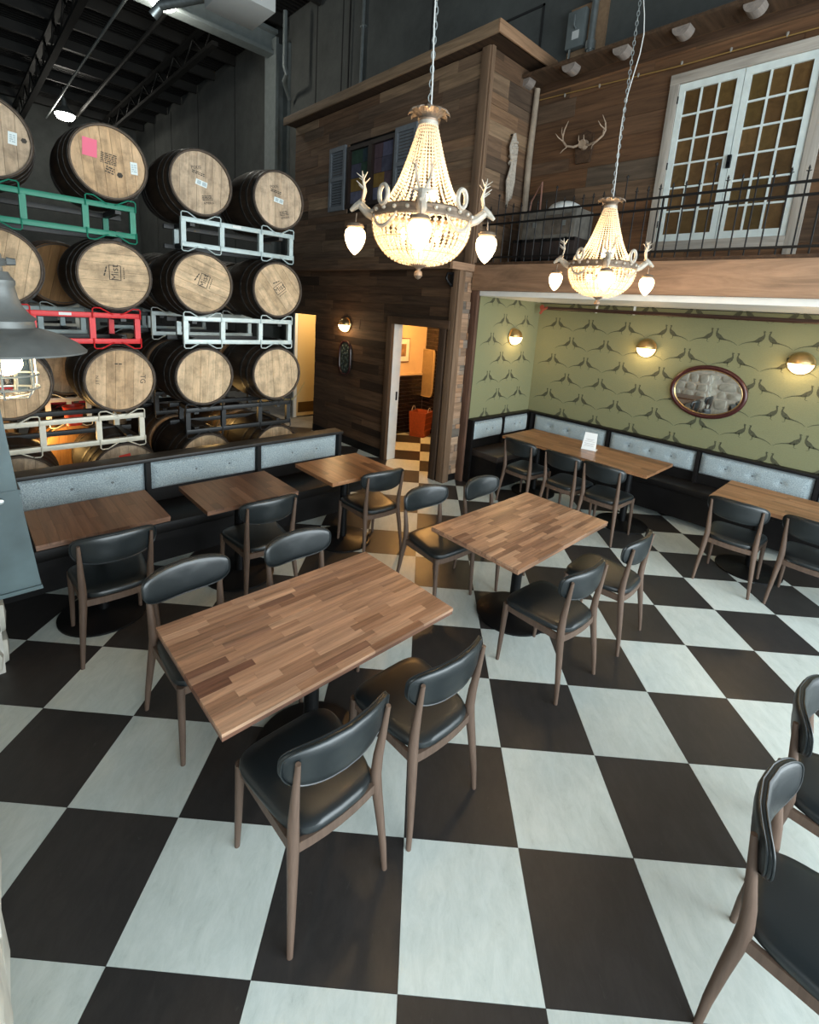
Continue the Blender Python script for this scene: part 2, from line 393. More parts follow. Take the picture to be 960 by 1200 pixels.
# girder + column on the back wall
g = MB(); g.box(.5, 5.45, 11.15, 11.45, 8.42, 8.5); g.box(.5, 5.45, 11.15, 11.45, 7.95, 8.03); g.box(.5, 5.45, 11.28, 11.32, 8.0, 8.45)
g.build('girder', grey_steel, ceil)
g = MB(); g.box(5.35, 5.42, 11.05, 11.6, 0, 8.3); g.box(5.68, 5.745, 11.05, 11.6, 0, 8.3); g.box(5.42, 5.68, 11.3, 11.34, 0, 8.3)
tag(g.build('steel_column', grey_steel), 'grey steel I column against the concrete wall behind the racks', 'column')
# wall pipes
pp = empty('wall_conduit', (5.7, 8.15, 6), 0, 'thin steel conduit running up the concrete wall above the wooden roof', 'pipe')
MB().tube([(0, 0, -1), (0, 0, 2.8)], .035, 8).build('pipe', galv, pp)
for z in (.2, 1.7): MB().box(-.03, .05, -.06, .06, z, z + .03).build('clamp', galv, pp)
pp = empty('wall_conduit', (5.7, 8.6, 6), 0, 'thin dark conduit left of the steel one above the wooden roof', 'pipe')
MB().tube([(0, 0, -1), (0, 0, 2.5)], .018, 6).build('pipe', dark_steel, pp)
pp = empty('drain_pipe', (5.18, 10.22, 7.2), 0, 'grey bent pipe dropping beside the steel column under the heater', 'pipe')
MB().tube([(0, .1, 1.3), (0, .1, .2), (.03, .05, .05), (.1, .3, 0), (.3, .55, -.05), (.45, .65, -.2)], .05, 8).build('pipe', grey_steel, pp)
# --- nook
nb = struct(MB().box(5.6, 5.75, -3.0, 3.3, 0, 2.49).build('wall_nook_back', paper_green))
nl = struct(MB().box(4.10, 5.75, 3.3, 3.42, 0, 2.55).build('wall_nook_left', paper_green))
struct(MB().box(4.1, 5.75, -3, 3.36, 2.50, 2.72).build('ceiling_nook', white_paint))
# pheasant pairs printed on the paper
def bird(mb, place, s, mir, thin):
    """flat silhouettes: place(a, z) -> 3D point"""
    def P(pts): return [place(mir * a * s, z * s) for a, z in pts]
    def poly(pts): vs = P(pts); mb.add(vs, [tuple(range(len(vs)))])
    def strip(cl, w):
        L = []; Rr = []
        for i, (a, z) in enumerate(cl):
            d = Vector(cl[min(i + 1, len(cl) - 1)]) - Vector(cl[max(i - 1, 0)]); d.normalize(); n = Vector((-d.y, d.x)) * w[i] / 2
            L.append((a + n.x, z + n.y)); Rr.append((a - n.x, z - n.y))
        vs = P(L + Rr); k = len(cl); mb.add(vs, [(i, i + 1, i + 1 + k, i + k) for i in range(k - 1)])
    strip([(.031, .086), (.025, .066), (.024, .045), (.036, .022), (.056, .002), (.080, -.016), (.105, -.026)], [.014, .013, .020, .040, .050, .038, .016])
    strip([(.012, .086), (.024, .091), (.037, .086)], [.001, .013, .008])                 # head and beak
    strip([(.036, .102), (.033, .090)], [.002, .006])
    strip([(.095, -.022), (.130, -.029), (.170, -.038), (.210, -.054), (.247, -.080)], [.020, .012, .0085, .006, .003])   # tail
    strip([(.066, -.014), (.062, -.042), (.066, -.056), (.052, -.066), (.040, -.064)], [.014, .007, .005, .004, .002])
def bird_wall(parent, place, a0, a1, par, zs):
    mb = MB()
    for r, z in enumerate(zs):
        off = .254 * ((r + par) % 2)
        k0 = int(math.floor((a0 - 3) / .508)); 
        for k in range(k0, k0 + 30):
            a = .438 + k * .508 + off
            if a < a0 or a > a1: continue
            for mir in (1, -1): bird(mb, lambda x, y: place(a + x, z + y), 1.0, mir, 0)
    return tag(mb.build('wallpaper_print', paper_print, parent), kind='stuff')
zs = [2.461, 2.2, 1.938, 1.678, 1.418, 1.157, .896]
bird_wall(nb, lambda a, z: (5.5985, a, z), -1.6, 3.1, 1, zs)
bird_wall(nl, lambda a, z: (a, 3.2985, z), 4.25, 5.45, 0, zs)

# --- lower wood wall (u = 3.81, thick), with the restroom doorway and the yellow corridor
ww = struct(MB().box(3.83, 3.98, 4.56, 6.6, 0, 2.8).build('wall_wood_lower', black_paint))
w2 = MB(); w2.box(3.83, 4.12, 3.38, 3.60, 0, 2.8); w2.box(3.83, 3.98, 3.60, 4.56, 2.05, 2.8); w2.box(3.83, 3.98, 6.6, 7.85, 2.07, 2.8)
w2.build('wall_core', black_paint, ww)
# boards run towards -v from v = 7.85
planks(ww, (3.83, 7.85, 0), (0, -1, 0), 4.46, .13, 2.80, reclaimed_dark, rows=.125, lens=(.6, 1.6), holes=((0, 1.25, -1, 2.07), (3.29, 4.25, -1, 2.05)), normal=(-1, 0, 0), rnd=random.Random(5))
b = MB().box(3.80, 3.83, 4.58, 6.6, 0, .13).build('baseboard_wood_wall', black_paint); struct(b)
struct(MB().box(3.80, 3.835, 3.40, 3.52, 0, .13).build('baseboard_post', black_paint))
def board(name, x0, x1, y0, y1, z0, z1, mat, parent=None, b=.003):
    """a board whose local X is its longest side, so the grain runs along it"""
    d = [x1 - x0, y1 - y0, z1 - z0]; k = d.index(max(d)); ctr = ((x0 + x1) / 2, (y0 + y1) / 2, (z0 + z1) / 2)
    if k == 0: a, c, e, rot = d[0], d[1], d[2], (0, 0, 0)
    elif k == 1: a, c, e, rot = d[1], d[0], d[2], (0, 0, PI / 2)
    else: a, c, e, rot = d[2], d[1], d[0], (0, PI / 2, 0)
    return MB().box(-a / 2, a / 2, -c / 2, c / 2, -e / 2, e / 2, b=b).build(name, mat, parent, ctr, rot)
struct(board('trim_1', 3.775, 3.83, 4.55, 4.66, 0, 2.16, reclaimed_dark))     # casing left of the doorway
struct(board('trim_2', 3.775, 3.83, 3.50, 3.61, .0, 2.05, reclaimed_dark))
struct(board('trim_3', 3.770, 3.83, 3.44, 4.55, 2.05, 2.16, reclaimed_dark))
struct(MB().box(3.83, 3.99, 4.545, 4.565, 0, 2.05).build('door_jamb_white', white_paint))
jm = bpy.data.objects['door_jamb_white']; jm.name = 'trim_4'
MB().box(3.93, 3.955, 4.535, 4.546, .92, 1.05).build('strike_plate', black_metal, jm)
struct(MB().box(4.12, 4.17, 3.4, 6.6, 0, 2.8).build('wall_restroom_front', peach)).hide_render = False
o = bpy.data.objects['wall_restroom_front']; bpy.data.objects.remove(o)
rf = MB(); rf.box(4.12, 4.17, 3.42, 3.60, 0, 2.45); rf.box(3.98, 4.0, 4.56, 5.65, 0, 2.45); rf.box(3.98, 4.0, 3.6, 4.56, 2.05, 2.45)
struct(rf.build('wall_restroom_front', peach))
# pilaster side face (short mixed offcuts) between the corner board and the red-brown trim
post = struct(MB().box(3.84, 4.07, 3.385, 3.42, .0, 2.8).build('wall_pilaster', black_paint))
rr = random.Random(3); z = .10
while z < 2.79:
    h = min(rr.uniform(.05, .13), 2.8 - z); x = 3.90
    while x < 4.06:
        L = min(rr.choice((.05, .08, .15, .15)), 4.06 - x)
        d = rr.uniform(.012, .032)
        MB().box(-L / 2, L / 2, -d / 2, d / 2, -h / 2 + .001, h / 2 - .001).build('plank', reclaimed_mixed, post, (x + L / 2, 3.385 - d / 2, z + h / 2)); x += L
    z += h
struct(MB().box(3.90, 4.06, 3.365, 3.385, 0, .10).build('baseboard_pilaster', black_paint))
struct(board('trim_5', 3.79, 3.90, 3.345, 3.385, 0, 2.79, trim_wood))
struct(board('trim_6', 3.785, 3.825, 3.375, 3.47, 0, 2.79, trim_wood))
struct(board('trim_7', 4.06, 4.10, 3.255, 3.385, 0, 2.56, wood('red_brown_board', [(.10, .052, .034), (.13, .072, .048)], rough=.75, grain=.5)))
struct(board('trim_8', 4.10, 4.14, 3.27, 3.30, 0, 2.5, reclaimed_dark))
# ledge under the upper storey
struct(board('trim_9', 3.62, 3.68, 3.37, 7.85, 2.79, 2.87, reclaimed))
struct(MB().box(3.68, 4.2, 3.39, 7.85, 2.80, 2.85).build('trim_10', reclaimed_dark))
struct(board('trim_11', 3.62, 4.07, 3.32, 3.39, 2.785, 2.875, beam_wood))
# header beam
struct(board('trim_12', 4.03, 4.16, -3.2, 3.345, 2.56, 2.868, beam_wood, b=.006))
struct(MB().box(4.05, 5.75, -3.2, 3.38, 2.86, 2.90).build('floor_balcony', reclaimed_dark))

# --- upper storey (cottage) : front face u = 4.05, side face v = 3.375, back face u = 5.0
uf = struct(MB().box(4.07, 4.2, 3.42, 7.8, 2.85, 5.33).build('wall_upper_front', black_paint))
planks(uf, (4.07, 7.8, 0), (0, -1, 0), 4.42, 2.87, 5.33, reclaimed, rows=.14, lens=(.5, 1.8), holes=((1.66, 2.82, 3.80, 4.71),), normal=(-1, 0, 0), rnd=random.Random(11), jitter=.008)
us = struct(MB().box(4.09, 5.1, 3.395, 3.5, 2.85, 5.33).build('wall_upper_side', black_paint))
planks(us, (4.05, 3.395, 0), (1, 0, 0), .95, 2.90, 5.33, reclaimed, rows=.17, lens=(.4, 1.), normal=(0, -1, 0), rnd=random.Random(21), jitter=.01)
ub = struct(MB().box(5.02, 5.2, -2.6, 3.4, 2.85, 5.24).build('wall_upper_back', black_paint))
planks(ub, (5.02, 3.375, 0), (0, -1, 0), 5.9, 2.90, 5.22, reclaimed_warm, rows=.17, lens=(.9, 2.4), holes=((1.8, 3.08, 3.12, 4.76),), normal=(-1, 0, 0), rnd=random.Random(33), jitter=.008)
struct(board('trim_13', 4.01, 4.055, 3.37, 3.49, 2.87, 5.34, trim_wood))
struct(board('trim_14', 4.03, 4.09, 3.345, 3.375, 2.87, 5.34, trim_wood))
# roof slab of the upper storey
roof = struct(MB().box(3.87, 5.74, 3.17, 7.85, 5.345, 5.44).build('roof_upper', reclaimed_dark))
board('fascia_board', 3.845, 3.875, 3.14, 7.9, 5.335, 5.465, wood('fascia_wood', [(.20, .13, .08), (.22, .15, .09)], rough=.75), roof)
board('fascia_board', 3.845, 5.05, 3.12, 3.145, 5.335, 5.465, wood('fascia_wood_b', [(.27, .16, .09), (.29, .17, .10)], rough=.75), roof)
# eave of the back wall with log rafter ends
eave = struct(MB().box(4.66, 5.74, -2.6, 3.37, 5.205, 5.24).build('roof_balcony', reclaimed_dark))
for k in range(9):
    v = 3.36 - k * .615
    mb = MB(); n = 12; pts = [(math.cos(PI + PI * i / n) * .085, math.sin(PI + PI * i / n) * .085) for i in range(n + 1)]
    mb.prism(pts, 0, .14, ax='x'); mb.build('log_rafter_end', log_wood, eave, (4.70, v, 5.205))
board('wall_plate', 4.99, 5.01, -2.6, 3.35, 5.11, 5.2, reclaimed_dark, eave)

# --- restroom
rl = struct(MB().box(4.0, 5.65, 5.66, 5.75, 0, 2.45).build('wall_restroom_left', [peach]))
rr_ = struct(MB().box(5.62, 5.74, 3.42, 5.7, 0, 2.45).build('wall_restroom_right', [brick_joint]))
MB().box(4.0, 5.62, 5.650, 5.661, 0, 1.09).build('mortar_bed', brick_joint, rl)
MB().box(4.0, 5.62, 5.63, 5.66, 1.09, 1.12).build('wainscot_cap', peach, rl)
def brick_rows(parent, n_rows, a0, a1, put):
    for r in range(n_rows):
        a = a1 - (.104 if r % 2 else 0)
        if r % 2: inst('brick', box_mesh('brick', .099, .010, .0665, brick_black), parent, *put((a1 + a) / 2, .036 + r * .0715))
        while a > a0 + .05:
            L = min(.203, a - a0); inst('brick', box_mesh('brick', L - .004, .010, .0665, brick_black), parent, *put(a - L / 2, .036 + r * .0715)); a -= .207
brick_rows(rl, 15, 4.62, 5.61, lambda a, z: ((a, 5.646, z), (0, 0, 0)))
brick_rows(rr_, 33, 4.55, 5.64, lambda a, z: ((5.616, a, z), (0, 0, PI / 2)))
struct(MB().box(3.98, 5.74, 3.42, 5.75, 2.45, 2.5).build('ceiling_restroom', white_paint))
point('restroom_lamp', (4.7, 4.6, 2.25), 70, (1., .50, .15), .08)
# --- corridor with the yellow door
struct(MB().box(4.12, 5.74, 7.70, 7.85, 0, 2.8).build('wall_corridor', plain('corridor_cream', (.62, .50, .30), .8)))
dr = struct(empty('door_1', (4.45, 7.68, 0)))
MB().box(-.36, .46, -.02, .02, .02, 2.05).build('door_leaf', plain('yellow_door', (.72, .52, .24), .5), dr)
MB().box(-.33, .05, -.026, -.019, .09, .30).build('kick_plate', plain('bronze_plate', (.18, .10, .03), .35, .7), dr)
MB().box(-.43, -.37, -.03, .02, 0, 2.12).build('door_frame', white_paint, dr)
point('corridor_lamp', (4.35, 6.9, 2.2), 32, (1., .70, .36), .08)
struct(MB().box(4.12, 5.74, 5.76, 5.8, 0, 2.8).build('wall_corridor_right', plain('corridor_cream', (.62, .50, .30), .8)))

# --- stone fireplace wall at the left edge of the frame
sw = struct(MB().box(-1.25, -.972, .15, 4.1, 0, 3.4).build('wall_stone', grout_m))
rs = random.Random(9)
def stone(parent, cx, cz, w, h, face_u, d, axis='u'):
    n = 9; pts = []
    for k in range(n):
        a = 2 * PI * k / n + rs.uniform(-.2, .2); q = rs.uniform(.88, 1.08)
        pts.append((math.copysign(abs(math.cos(a)) ** .6, math.cos(a)) * w / 2 * q, math.copysign(abs(math.sin(a)) ** .6, math.sin(a)) * h / 2 * q))
    mb = MB(); vs = [(0, a, b) for a, b in pts] + [(d, a * .9, b * .9) for a, b in pts] + [(d + .012, 0, 0)]
    fs = [(k, (k + 1) % n, (k + 1) % n + n, k + n) for k in range(n)] + [(k + n, (k + 1) % n + n, 2 * n) for k in range(n)]
    mb.add(vs, fs, 0, True)
    if axis == 'v': mb.xf(Matrix.Rotation(-PI / 2, 4, 'Z'))
    return mb
z = .02
while z < 3.3:
    h = rs.uniform(.16, .30); v = .15 + rs.uniform(0, .1)
    while v < 4.0:
        w = rs.uniform(.18, .42); stone(sw, v, z, w - .02, h - .02, -.972, rs.uniform(.012, .03)).build('stone', stone_m, sw, (-.975, v + w / 2, z + h / 2)); v += w
    z += h
pier = struct(MB().box(-.972, -.83, 2.56, 3.25, 0, 1.25).build('wall_stone_pier', grout_m))
z = .0
while z < 1.2:
    h = rs.uniform(.16, .26); u = -.97
    stone(pier, 0, 0, .13, h - .02, 0, .03, 'v').build('stone', stone_m, pier, (-.90, 2.56, z + h / 2))
    v = 2.58
    while v < 3.2:
        w = rs.uniform(.18, .3); stone(pier, 0, 0, w - .02, h - .02, 0, .025).build('stone', stone_m, pier, (-.832, v + w / 2, z + h / 2)); v += w
    z += h

# ============================================================ CHAIRS
def chair_meshes():
    out = []
    def rleg(s):
        pts = [(s * .217, -.232, 0), (s * .209, -.222, .12), (s * .197, -.203, .27), (s * .187, -.186, .39), (s * .184, -.180, .46), (s * .186, -.184, .54), (s * .190, -.198, .65), (s * .193, -.216, .79)]
        return MB().tube(pts, [.0115, .015, .019, .0225, .0225, .020, .0155, .0095], 10)
    def fleg(s): return MB().tube([(s * .205, .232, 0), (s * .202, .226, .15), (s * .198, .215, .43)], [.0115, .0155, .020], 10)
    for s in (-1, 1):
        out.append(('leg', rleg(s).mesh('leg', leg_wood))); out.append(('leg', fleg(s).mesh('leg', leg_wood)))
    def rail(p, q, bow=0, h=.042, t=.018):
        mb = MB(); P = Vector(p); Q = Vector(q); d = (Q - P).normalized(); n = Vector((-d.y, d.x, 0)); k = 7; vs = []
        for i in range(k):
            f = i / (k - 1); c = P.lerp(Q, f) + n * bow * (1 - (2 * f - 1) ** 2)
            for a, b in ((-t / 2, -h / 2), (t / 2, -h / 2), (t / 2, h / 2), (-t / 2, h / 2)): vs.append(c + n * a + Vector((0, 0, b)))
        fs = [(0, 1, 2, 3), tuple((k - 1) * 4 + j for j in (3, 2, 1, 0))]
        for i in range(k - 1):
            for j in range(4): a = i * 4 + j; b = i * 4 + (j + 1) % 4; fs.append((a, b, b + 4, a + 4))
        return mb.add(vs, fs, 0, True)
    out.append(('seat_rail', rail((-.184, -.183, .402), (.184, -.183, .402), -.018).mesh('seat_rail', leg_wood)))
    out.append(('seat_rail', rail((-.197, .213, .402), (.197, .213, .402), .012).mesh('seat_rail', leg_wood)))
    out.append(('seat_rail', rail((-.186, -.18, .405), (-.197, .21, .405)).mesh('seat_rail', leg_wood)))
    out.append(('seat_rail', rail((.186, -.18, .405), (.197, .21, .405)).mesh('seat_rail', leg_wood)))
    # seat
    n = 40; rings = []
    def outline(sc_, z, dome=0):
        r = []
        for k in range(n):
            a = 2 * PI * k / n; c, s_ = math.cos(a), math.sin(a)
            x = math.copysign(abs(c) ** .42, c); y = math.copysign(abs(s_) ** .42, s_)
            w = .182 + (.235 - .182) * (y + 1) / 2
            r.append((x * w * sc_, .022 + y * .225 * sc_ - (.012 if y < 0 else 0) * (1 - x * x), z))
        return r
    for sc_, z in ((.90, .424), (.985, .430), (1.0, .444), (.985, .458), (.93, .468), (.75, .474), (.5, .476), (.2, .477)): rings += outline(sc_, z)
    nr = 8; fs = [tuple(range(n - 1, -1, -1))] + [(i * n + k, i * n + (k + 1) % n, (i + 1) * n + (k + 1) % n, (i + 1) * n + k) for i in range(nr - 1) for k in range(n)] + [tuple((nr - 1) * n + k for k in range(n))]
    out.append(('seat', MB().add(rings, fs, 0, True).mesh('seat', leather)))
    # backrest: bowed padded shield
    def bp(a, r):
        c, s_ = math.cos(a), math.sin(a)
        ex = .42 if s_ > 0 else .66
        x = math.copysign(abs(c) ** ex, c) * (.234 if s_ > 0 else .234) * r; t = math.copysign(abs(s_) ** (.5 if s_ > 0 else .8), s_) * r
        q = (x / .234) ** 2
        return x, q, .752 + t * ((.080 - .012 * q) if t > 0 else .108)
    def by(q, z): return -.222 + .062 * q - (z - .742) * .09
    n = 48; vs = []; fs = []
    rad = (.0, .35, .65, .85, .95, 1.0)
    def layer(side):
        idx = []
        for r in rad[1:]:
            row = []
            for k in range(n):
                x, q, z = bp(2 * PI * k / n, r); th = .021 * (1 - r ** 5) ** .5 + .0
                row.append(len(vs)); vs.append((x, by(q, z) + side * (th + .002), z))
            idx.append(row)
        c = len(vs); vs.append((0, by(0, .742) + side * .023, .742))
        for k in range(n): fs.append((c, idx[0][k], idx[0][(k + 1) % n]))
        for i in range(len(idx) - 1):
            for k in range(n): fs.append((idx[i][k], idx[i][(k + 1) % n], idx[i + 1][(k + 1) % n], idx[i + 1][k]))
        return idx[-1]
    A = layer(1); B = layer(-1)
    for k in range(n): fs.append((A[k], A[(k + 1) % n], B[(k + 1) % n], B[k]))
    out.append(('backrest', MB().add(vs, fs, 0, True).mesh('backrest', leather)))
    for side in (.009, -.009):
        pts = []
        for k in range(n + 1):
            x, q, z = bp(2 * PI * k / n, .985); pts.append((x * 1.003, by(q, z) + side, z))
        out.append(('piping', MB().tube(pts, .0034, 6, cap=False).mesh('piping', leather)))
    return out
CH = chair_meshes()
def chair(u, v, rot, label, group):
    r = empty('dining_chair', (u, v, 0), R(rot), label, 'chair', group)
    for nm, me in CH: inst(nm, me, r)
    return r
G1 = 'chairs around the large near table'; G2 = 'chairs around the middle table'; G3 = 'chairs facing the left banquette'; G4 = 'chairs facing the long nook table'; G5 = 'chairs facing the right nook table'; G6 = 'chairs in the bottom right corner'
chair(-.005, .552, -.4, 'black leather chair with brown legs closest to the camera at the large near table', G1)
chair(.555, .536, -.5, 'black leather chair on the near side of the large table, right of the nearest one', G1)
chair(-.058, 1.548, 183, 'black chair on the banquette side of the large near table, at its left end', G1)
chair(.597, 1.512, 180, 'black chair on the banquette side of the large near table, at its right end', G1)
chair(1.794, .541, -3.3, 'black chair on the near side of the middle table, at its left end', G2)
chair(2.505, .515, 2.6, 'black chair on the near side of the middle table, at its right end', G2)
chair(1.86, 1.64, 176, 'black chair on the far side of the middle table, pulled out at its left end', G2)
chair(2.471, 1.53, 180, 'black chair on the far side of the middle table, nearest the wooden post', G2)
chair(-.263, 2.55, -1.8, 'black chair at the leftmost dark table of the left banquette', G3)
chair(.742, 2.517, 0, 'black chair at the middle dark table of the left banquette', G3)
chair(1.892, 2.546, -4, 'black chair at the banquette table nearest the doorway', G3)
chair(4.164, 2.324, -93, 'black chair at the long nook table, nearest the wooden post', G4)
chair(4.145, 1.748, -93, 'middle one of the three black chairs at the long nook table', G4)
chair(4.147, 1.284, -90, 'black chair at the long nook table, rightmost of the three', G4)
chair(4.181, .085, -88, 'black chair at the left end of the right nook table', G5)
chair(4.233, -.47, -91, 'black chair at the right nook table, cut off by the right edge of the photo', G5)
chair(.92, -.942, 180, 'shiny black chair in the bottom right corner, closest to the camera', G6)
chair(1.56, -.945, 180, 'shiny black chair at the right edge, behind the bottom right one', G6)

# ============================================================ TABLES
def table(u, v, lu, lv, mat, label, group, along='u', sw_=.042, ln=(.18, .34), bases=((0, 0),), seed=1, zt=.75, base_r=.28):
    t = empty('dining_table', (u, v, 0), 0, label, 'table', group)
    th = .034
    top = MB().box(-lu / 2 + .002, lu / 2 - .002, -lv / 2 + .002, lv / 2 - .002, zt - th, zt - .014).build('table_top', mat, t)
    rd = random.Random(seed); W_, L_ = (lv, lu) if along == 'u' else (lu, lv)
    n = max(1, round(W_ / sw_)); w = W_ / n
    for r in range(n):
        a = -L_ / 2; first = True
        while a < L_ / 2 - .001:
            L = rd.uniform(*ln) * (rd.uniform(.3, 1) if first else 1); first = False
            if L_ / 2 - a - L < ln[0] * .6: L = L_ / 2 - a
            L = round(L, 2) if a + L < L_ / 2 - .02 else L_ / 2 - a
            me = box_mesh('stave', L - .0006, w - .0006, .0155, mat)
            c = a + L / 2; b = -W_ / 2 + (r + .5) * w
            p = (c, b, zt - .0078) if along == 'u' else (b, c, zt - .0078)
            inst('stave', me, top, p, (0, 0, 0 if along == 'u' else PI / 2)); a += L
    for bx, by_ in bases:
        mb = MB().lathe([(base_r, 0), (base_r, .012), (base_r - .012, .018), (.09, .030), (.05, .045)], 40)
        mb.build('table_base', black_metal, t, (bx, by_, 0))
        MB().lathe([(.038, .03), (.038, zt - th - .012)], 20).build('pedestal', black_metal, t, (bx, by_, 0))
        MB().box(-.02, .02, -.22, .22, zt - th - .014, zt - th + .0, b=0).box(-.22, .22, -.02, .02, zt - th - .014, zt - th).build('support_bracket', black_metal, t, (bx, by_, 0))
    return t
TG = 'walnut tables in the middle of the floor'; TB = 'dark walnut tables along the left banquette'; TN = 'long walnut tables in the nook'
table(.285, 1.01, 1.225, .745, walnut, 'large pale walnut butcher block table nearest the camera', TG, seed=2)
table(2.118, 1.025, 1.215, .745, walnut, 'walnut butcher block table in the middle of the room, glowing under the small chandelier', TG, seed=5)
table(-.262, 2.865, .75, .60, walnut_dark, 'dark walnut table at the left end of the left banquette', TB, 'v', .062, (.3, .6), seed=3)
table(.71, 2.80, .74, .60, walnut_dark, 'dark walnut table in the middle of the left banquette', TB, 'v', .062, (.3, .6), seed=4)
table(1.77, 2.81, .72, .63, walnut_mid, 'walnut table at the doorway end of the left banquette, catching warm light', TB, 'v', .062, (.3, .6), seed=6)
table(4.62, 1.86, .76, 1.83, walnut_mid, 'long walnut table in the corner of the green nook', TN, 'v', .05, (.25, .6), ((0, .6), (0, -.6)), seed=7)
table(4.56, -.50, .76, 1.70, walnut_mid, 'walnut table at the right edge below the oval mirror', TN, 'v', .05, (.25, .6), ((.05, .5), (.05, -.5)), seed=8)
# tent card on the long nook table
s = empty('table_sign', (4.68, 1.80, .75), R(-78), 'white menu card standing on the long nook table', 'sign')
MB().add([(-.085, -.045, 0), (.085, -.045, 0), (.085, -.040, 0), (-.085, -.040, 0), (-.072, .0, .205), (.072, .0, .205), (.072, .005, .205), (-.072, .005, .205)], [(3, 2, 1, 0), (4, 5, 6, 7), (0, 1, 5, 4), (1, 2, 6, 5), (2, 3, 7, 6), (3, 0, 4, 7)]).build('card', plain('white_card', (.85, .88, .88), .35), s)
MB().box(-.088, .088, -.048, .05, 0, .006).build('card_stand', plain('white_card', (.85, .88, .88), .35), s)
tl = MB()
for i, (w, zz) in enumerate(((.05, .125), (.03, .115), (.06, .10), (.06, .075), (.05, .06), (.06, .045))):
    yy = -.0455 + (zz / .205) * .045 - .0006
    tl.add([(-w, yy, zz), (w, yy, zz), (w, yy + .0007, zz + .004), (-w, yy + .0007, zz + .004)], [(0, 1, 2, 3)])
tag(tl.build('printed_lines', plain('pale_grey_ink', (.45, .45, .45), .8), s), kind='stuff')

# ============================================================ BANQUETTES
def cushion(parent, w, h, d, loc, rz, nb_=2, bpos=None, bz=.5):
    """padded tufted panel, local x = width, local -y = front; loc = centre of the back face"""
    bpos = bpos or [w * (k + 1) / (nb_ + 1) - w / 2 for k in range(nb_)]
    nx, nz = 34, 12; vs = []
    for i in range(nx + 1):
        for j in range(nz + 1):
            a = i / nx * 2 - 1; c = j / nz * 2 - 1; x = a * w / 2; z = c * h / 2
            e = ((1 - abs(a) ** 14) * (1 - abs(c) ** 6)); y = -d * (.25 + .75 * max(e, 0) ** .5)
            for b_ in bpos:
                rr2 = ((x - b_) ** 2 + (z - (bz - .5) * h) ** 2) / .035 ** 2; y += .026 * math.exp(-rr2)
            vs.append((x, y, z))
    fs = [(i * (nz + 1) + j, (i + 1) * (nz + 1) + j, (i + 1) * (nz + 1) + j + 1, i * (nz + 1) + j + 1) for i in range(nx) for j in range(nz)]
    o_ = len(vs); vs += [(-w / 2, 0, -h / 2), (w / 2, 0, -h / 2), (w / 2, 0, h / 2), (-w / 2, 0, h / 2)]
    fs.append((o_, o_ + 1, o_ + 2, o_ + 3))
    fs += [tuple([i * (nz + 1) for i in range(nx + 1)] + [o_ + 1, o_]), tuple([i * (nz + 1) + nz for i in range(nx, -1, -1)] + [o_ + 3, o_ + 2]),
           tuple([j for j in range(nz, -1, -1)] + [o_, o_ + 3]), tuple([nx * (nz + 1) + j for j in range(nz + 1)] + [o_ + 2, o_ + 1])]
    q = MB().add(vs, fs, 0, True).build('back_cushion', tweed, parent, loc, (0, 0, rz))
    for b_ in bpos:
        MB().lathe([(.001, -.006), (.009, -.004), (.012, 0), (.010, .004)], 12, ax='y').build('button', plain('button_grey', (.13, .15, .16), .8), q, (b_, -d + .022, (bz - .5) * h))
    return q
bl = empty('banquette', (0, 0, 0), 0, 'long black banquette with pale grey tufted back along the barrel racks', 'banquette', None)
MB().box(-1.6, 2.27, 3.63, 3.72, 0, .85, b=.004).build('back_panel', black_paint, bl)
MB().box(-1.6, 2.28, 3.56, 3.73, .835, .868, b=.004).build('top_rail', plain('rail_black', (.016, .014, .013), .45, noise=.3, nscale=12), bl)
MB().box(-1.6, 2.27, 3.37, 3.63, 0, .40).build('seat_box', black_paint, bl)
MB().box(-1.6, 2.27, 3.13, 3.62, .36, .455, b=.02).build('seat_cushion', black_vinyl, bl)
MB().box(-1.6, 2.27, 3.16, 3.37, .30, .36).build('seat_skirt', black_paint, bl)
for a in (-.665, .25, 1.262, 2.235): MB().box(a - .018, a + .018, 3.555, 3.63, .455, .835).build('divider', black_paint, bl)
for a0, a1 in ((-.645, .23), (.27, 1.245), (1.28, 2.215)):
    cushion(bl, a1 - a0, .25, .055, ((a0 + a1) / 2, 3.63, .70), 0, 2, bpos=[(a1 - a0) * f for f in (-.10, .22)])
cushion(bl, .85, .25, .055, (-1.11, 3.63, .70), 0, 2)
bn = empty('corner_banquette', (0, 0, 0), 0, 'black L shaped banquette with grey tufted backs along the pheasant wallpaper', 'banquette', None)
MB().box(5.41, 5.60, -2.6, 3.30, 0, .40).build('seat_box', black_paint, bn)
MB().box(5.19, 5.56, -2.6, 3.26, .37, .455, b=.02).build('seat_cushion', black_vinyl, bn)
MB().box(5.215, 5.41, -2.6, 2.8, .06, .37).build('seat_skirt', black_paint, bn)
MB().box(4.20, 5.41, 2.80, 3.30, 0, .37).build('seat_box', black_paint, bn)
MB().box(4.19, 5.20, 2.77, 3.26, .37, .455, b=.02).build('seat_cushion', plain('brown_black_vinyl', (.035, .026, .022), .4, noise=.2, nscale=6), bn)
MB().box(5.56, 5.60, -2.6, 3.30, .4, .86).build('back_panel', black_paint, bn)
MB().box(4.15, 5.60, 3.26, 3.30, .4, .86).build('back_panel', black_paint, bn)
MB().box(5.50, 5.60, -2.6, 3.30, .845, .875, b=.003).build('top_rail', black_paint, bn)
MB().box(4.14, 5.50, 3.20, 3.30, .845, .875, b=.003).build('top_rail', black_paint, bn)
MB().box(4.12, 4.16, 3.18, 3.30, .0, .875).build('end_panel', black_paint, bn)
for a in (3.16, 1.96, .845, -.28, -1.4): MB().box(5.50, 5.56, a - .018, a + .018, .455, .845).build('divider', black_paint, bn)
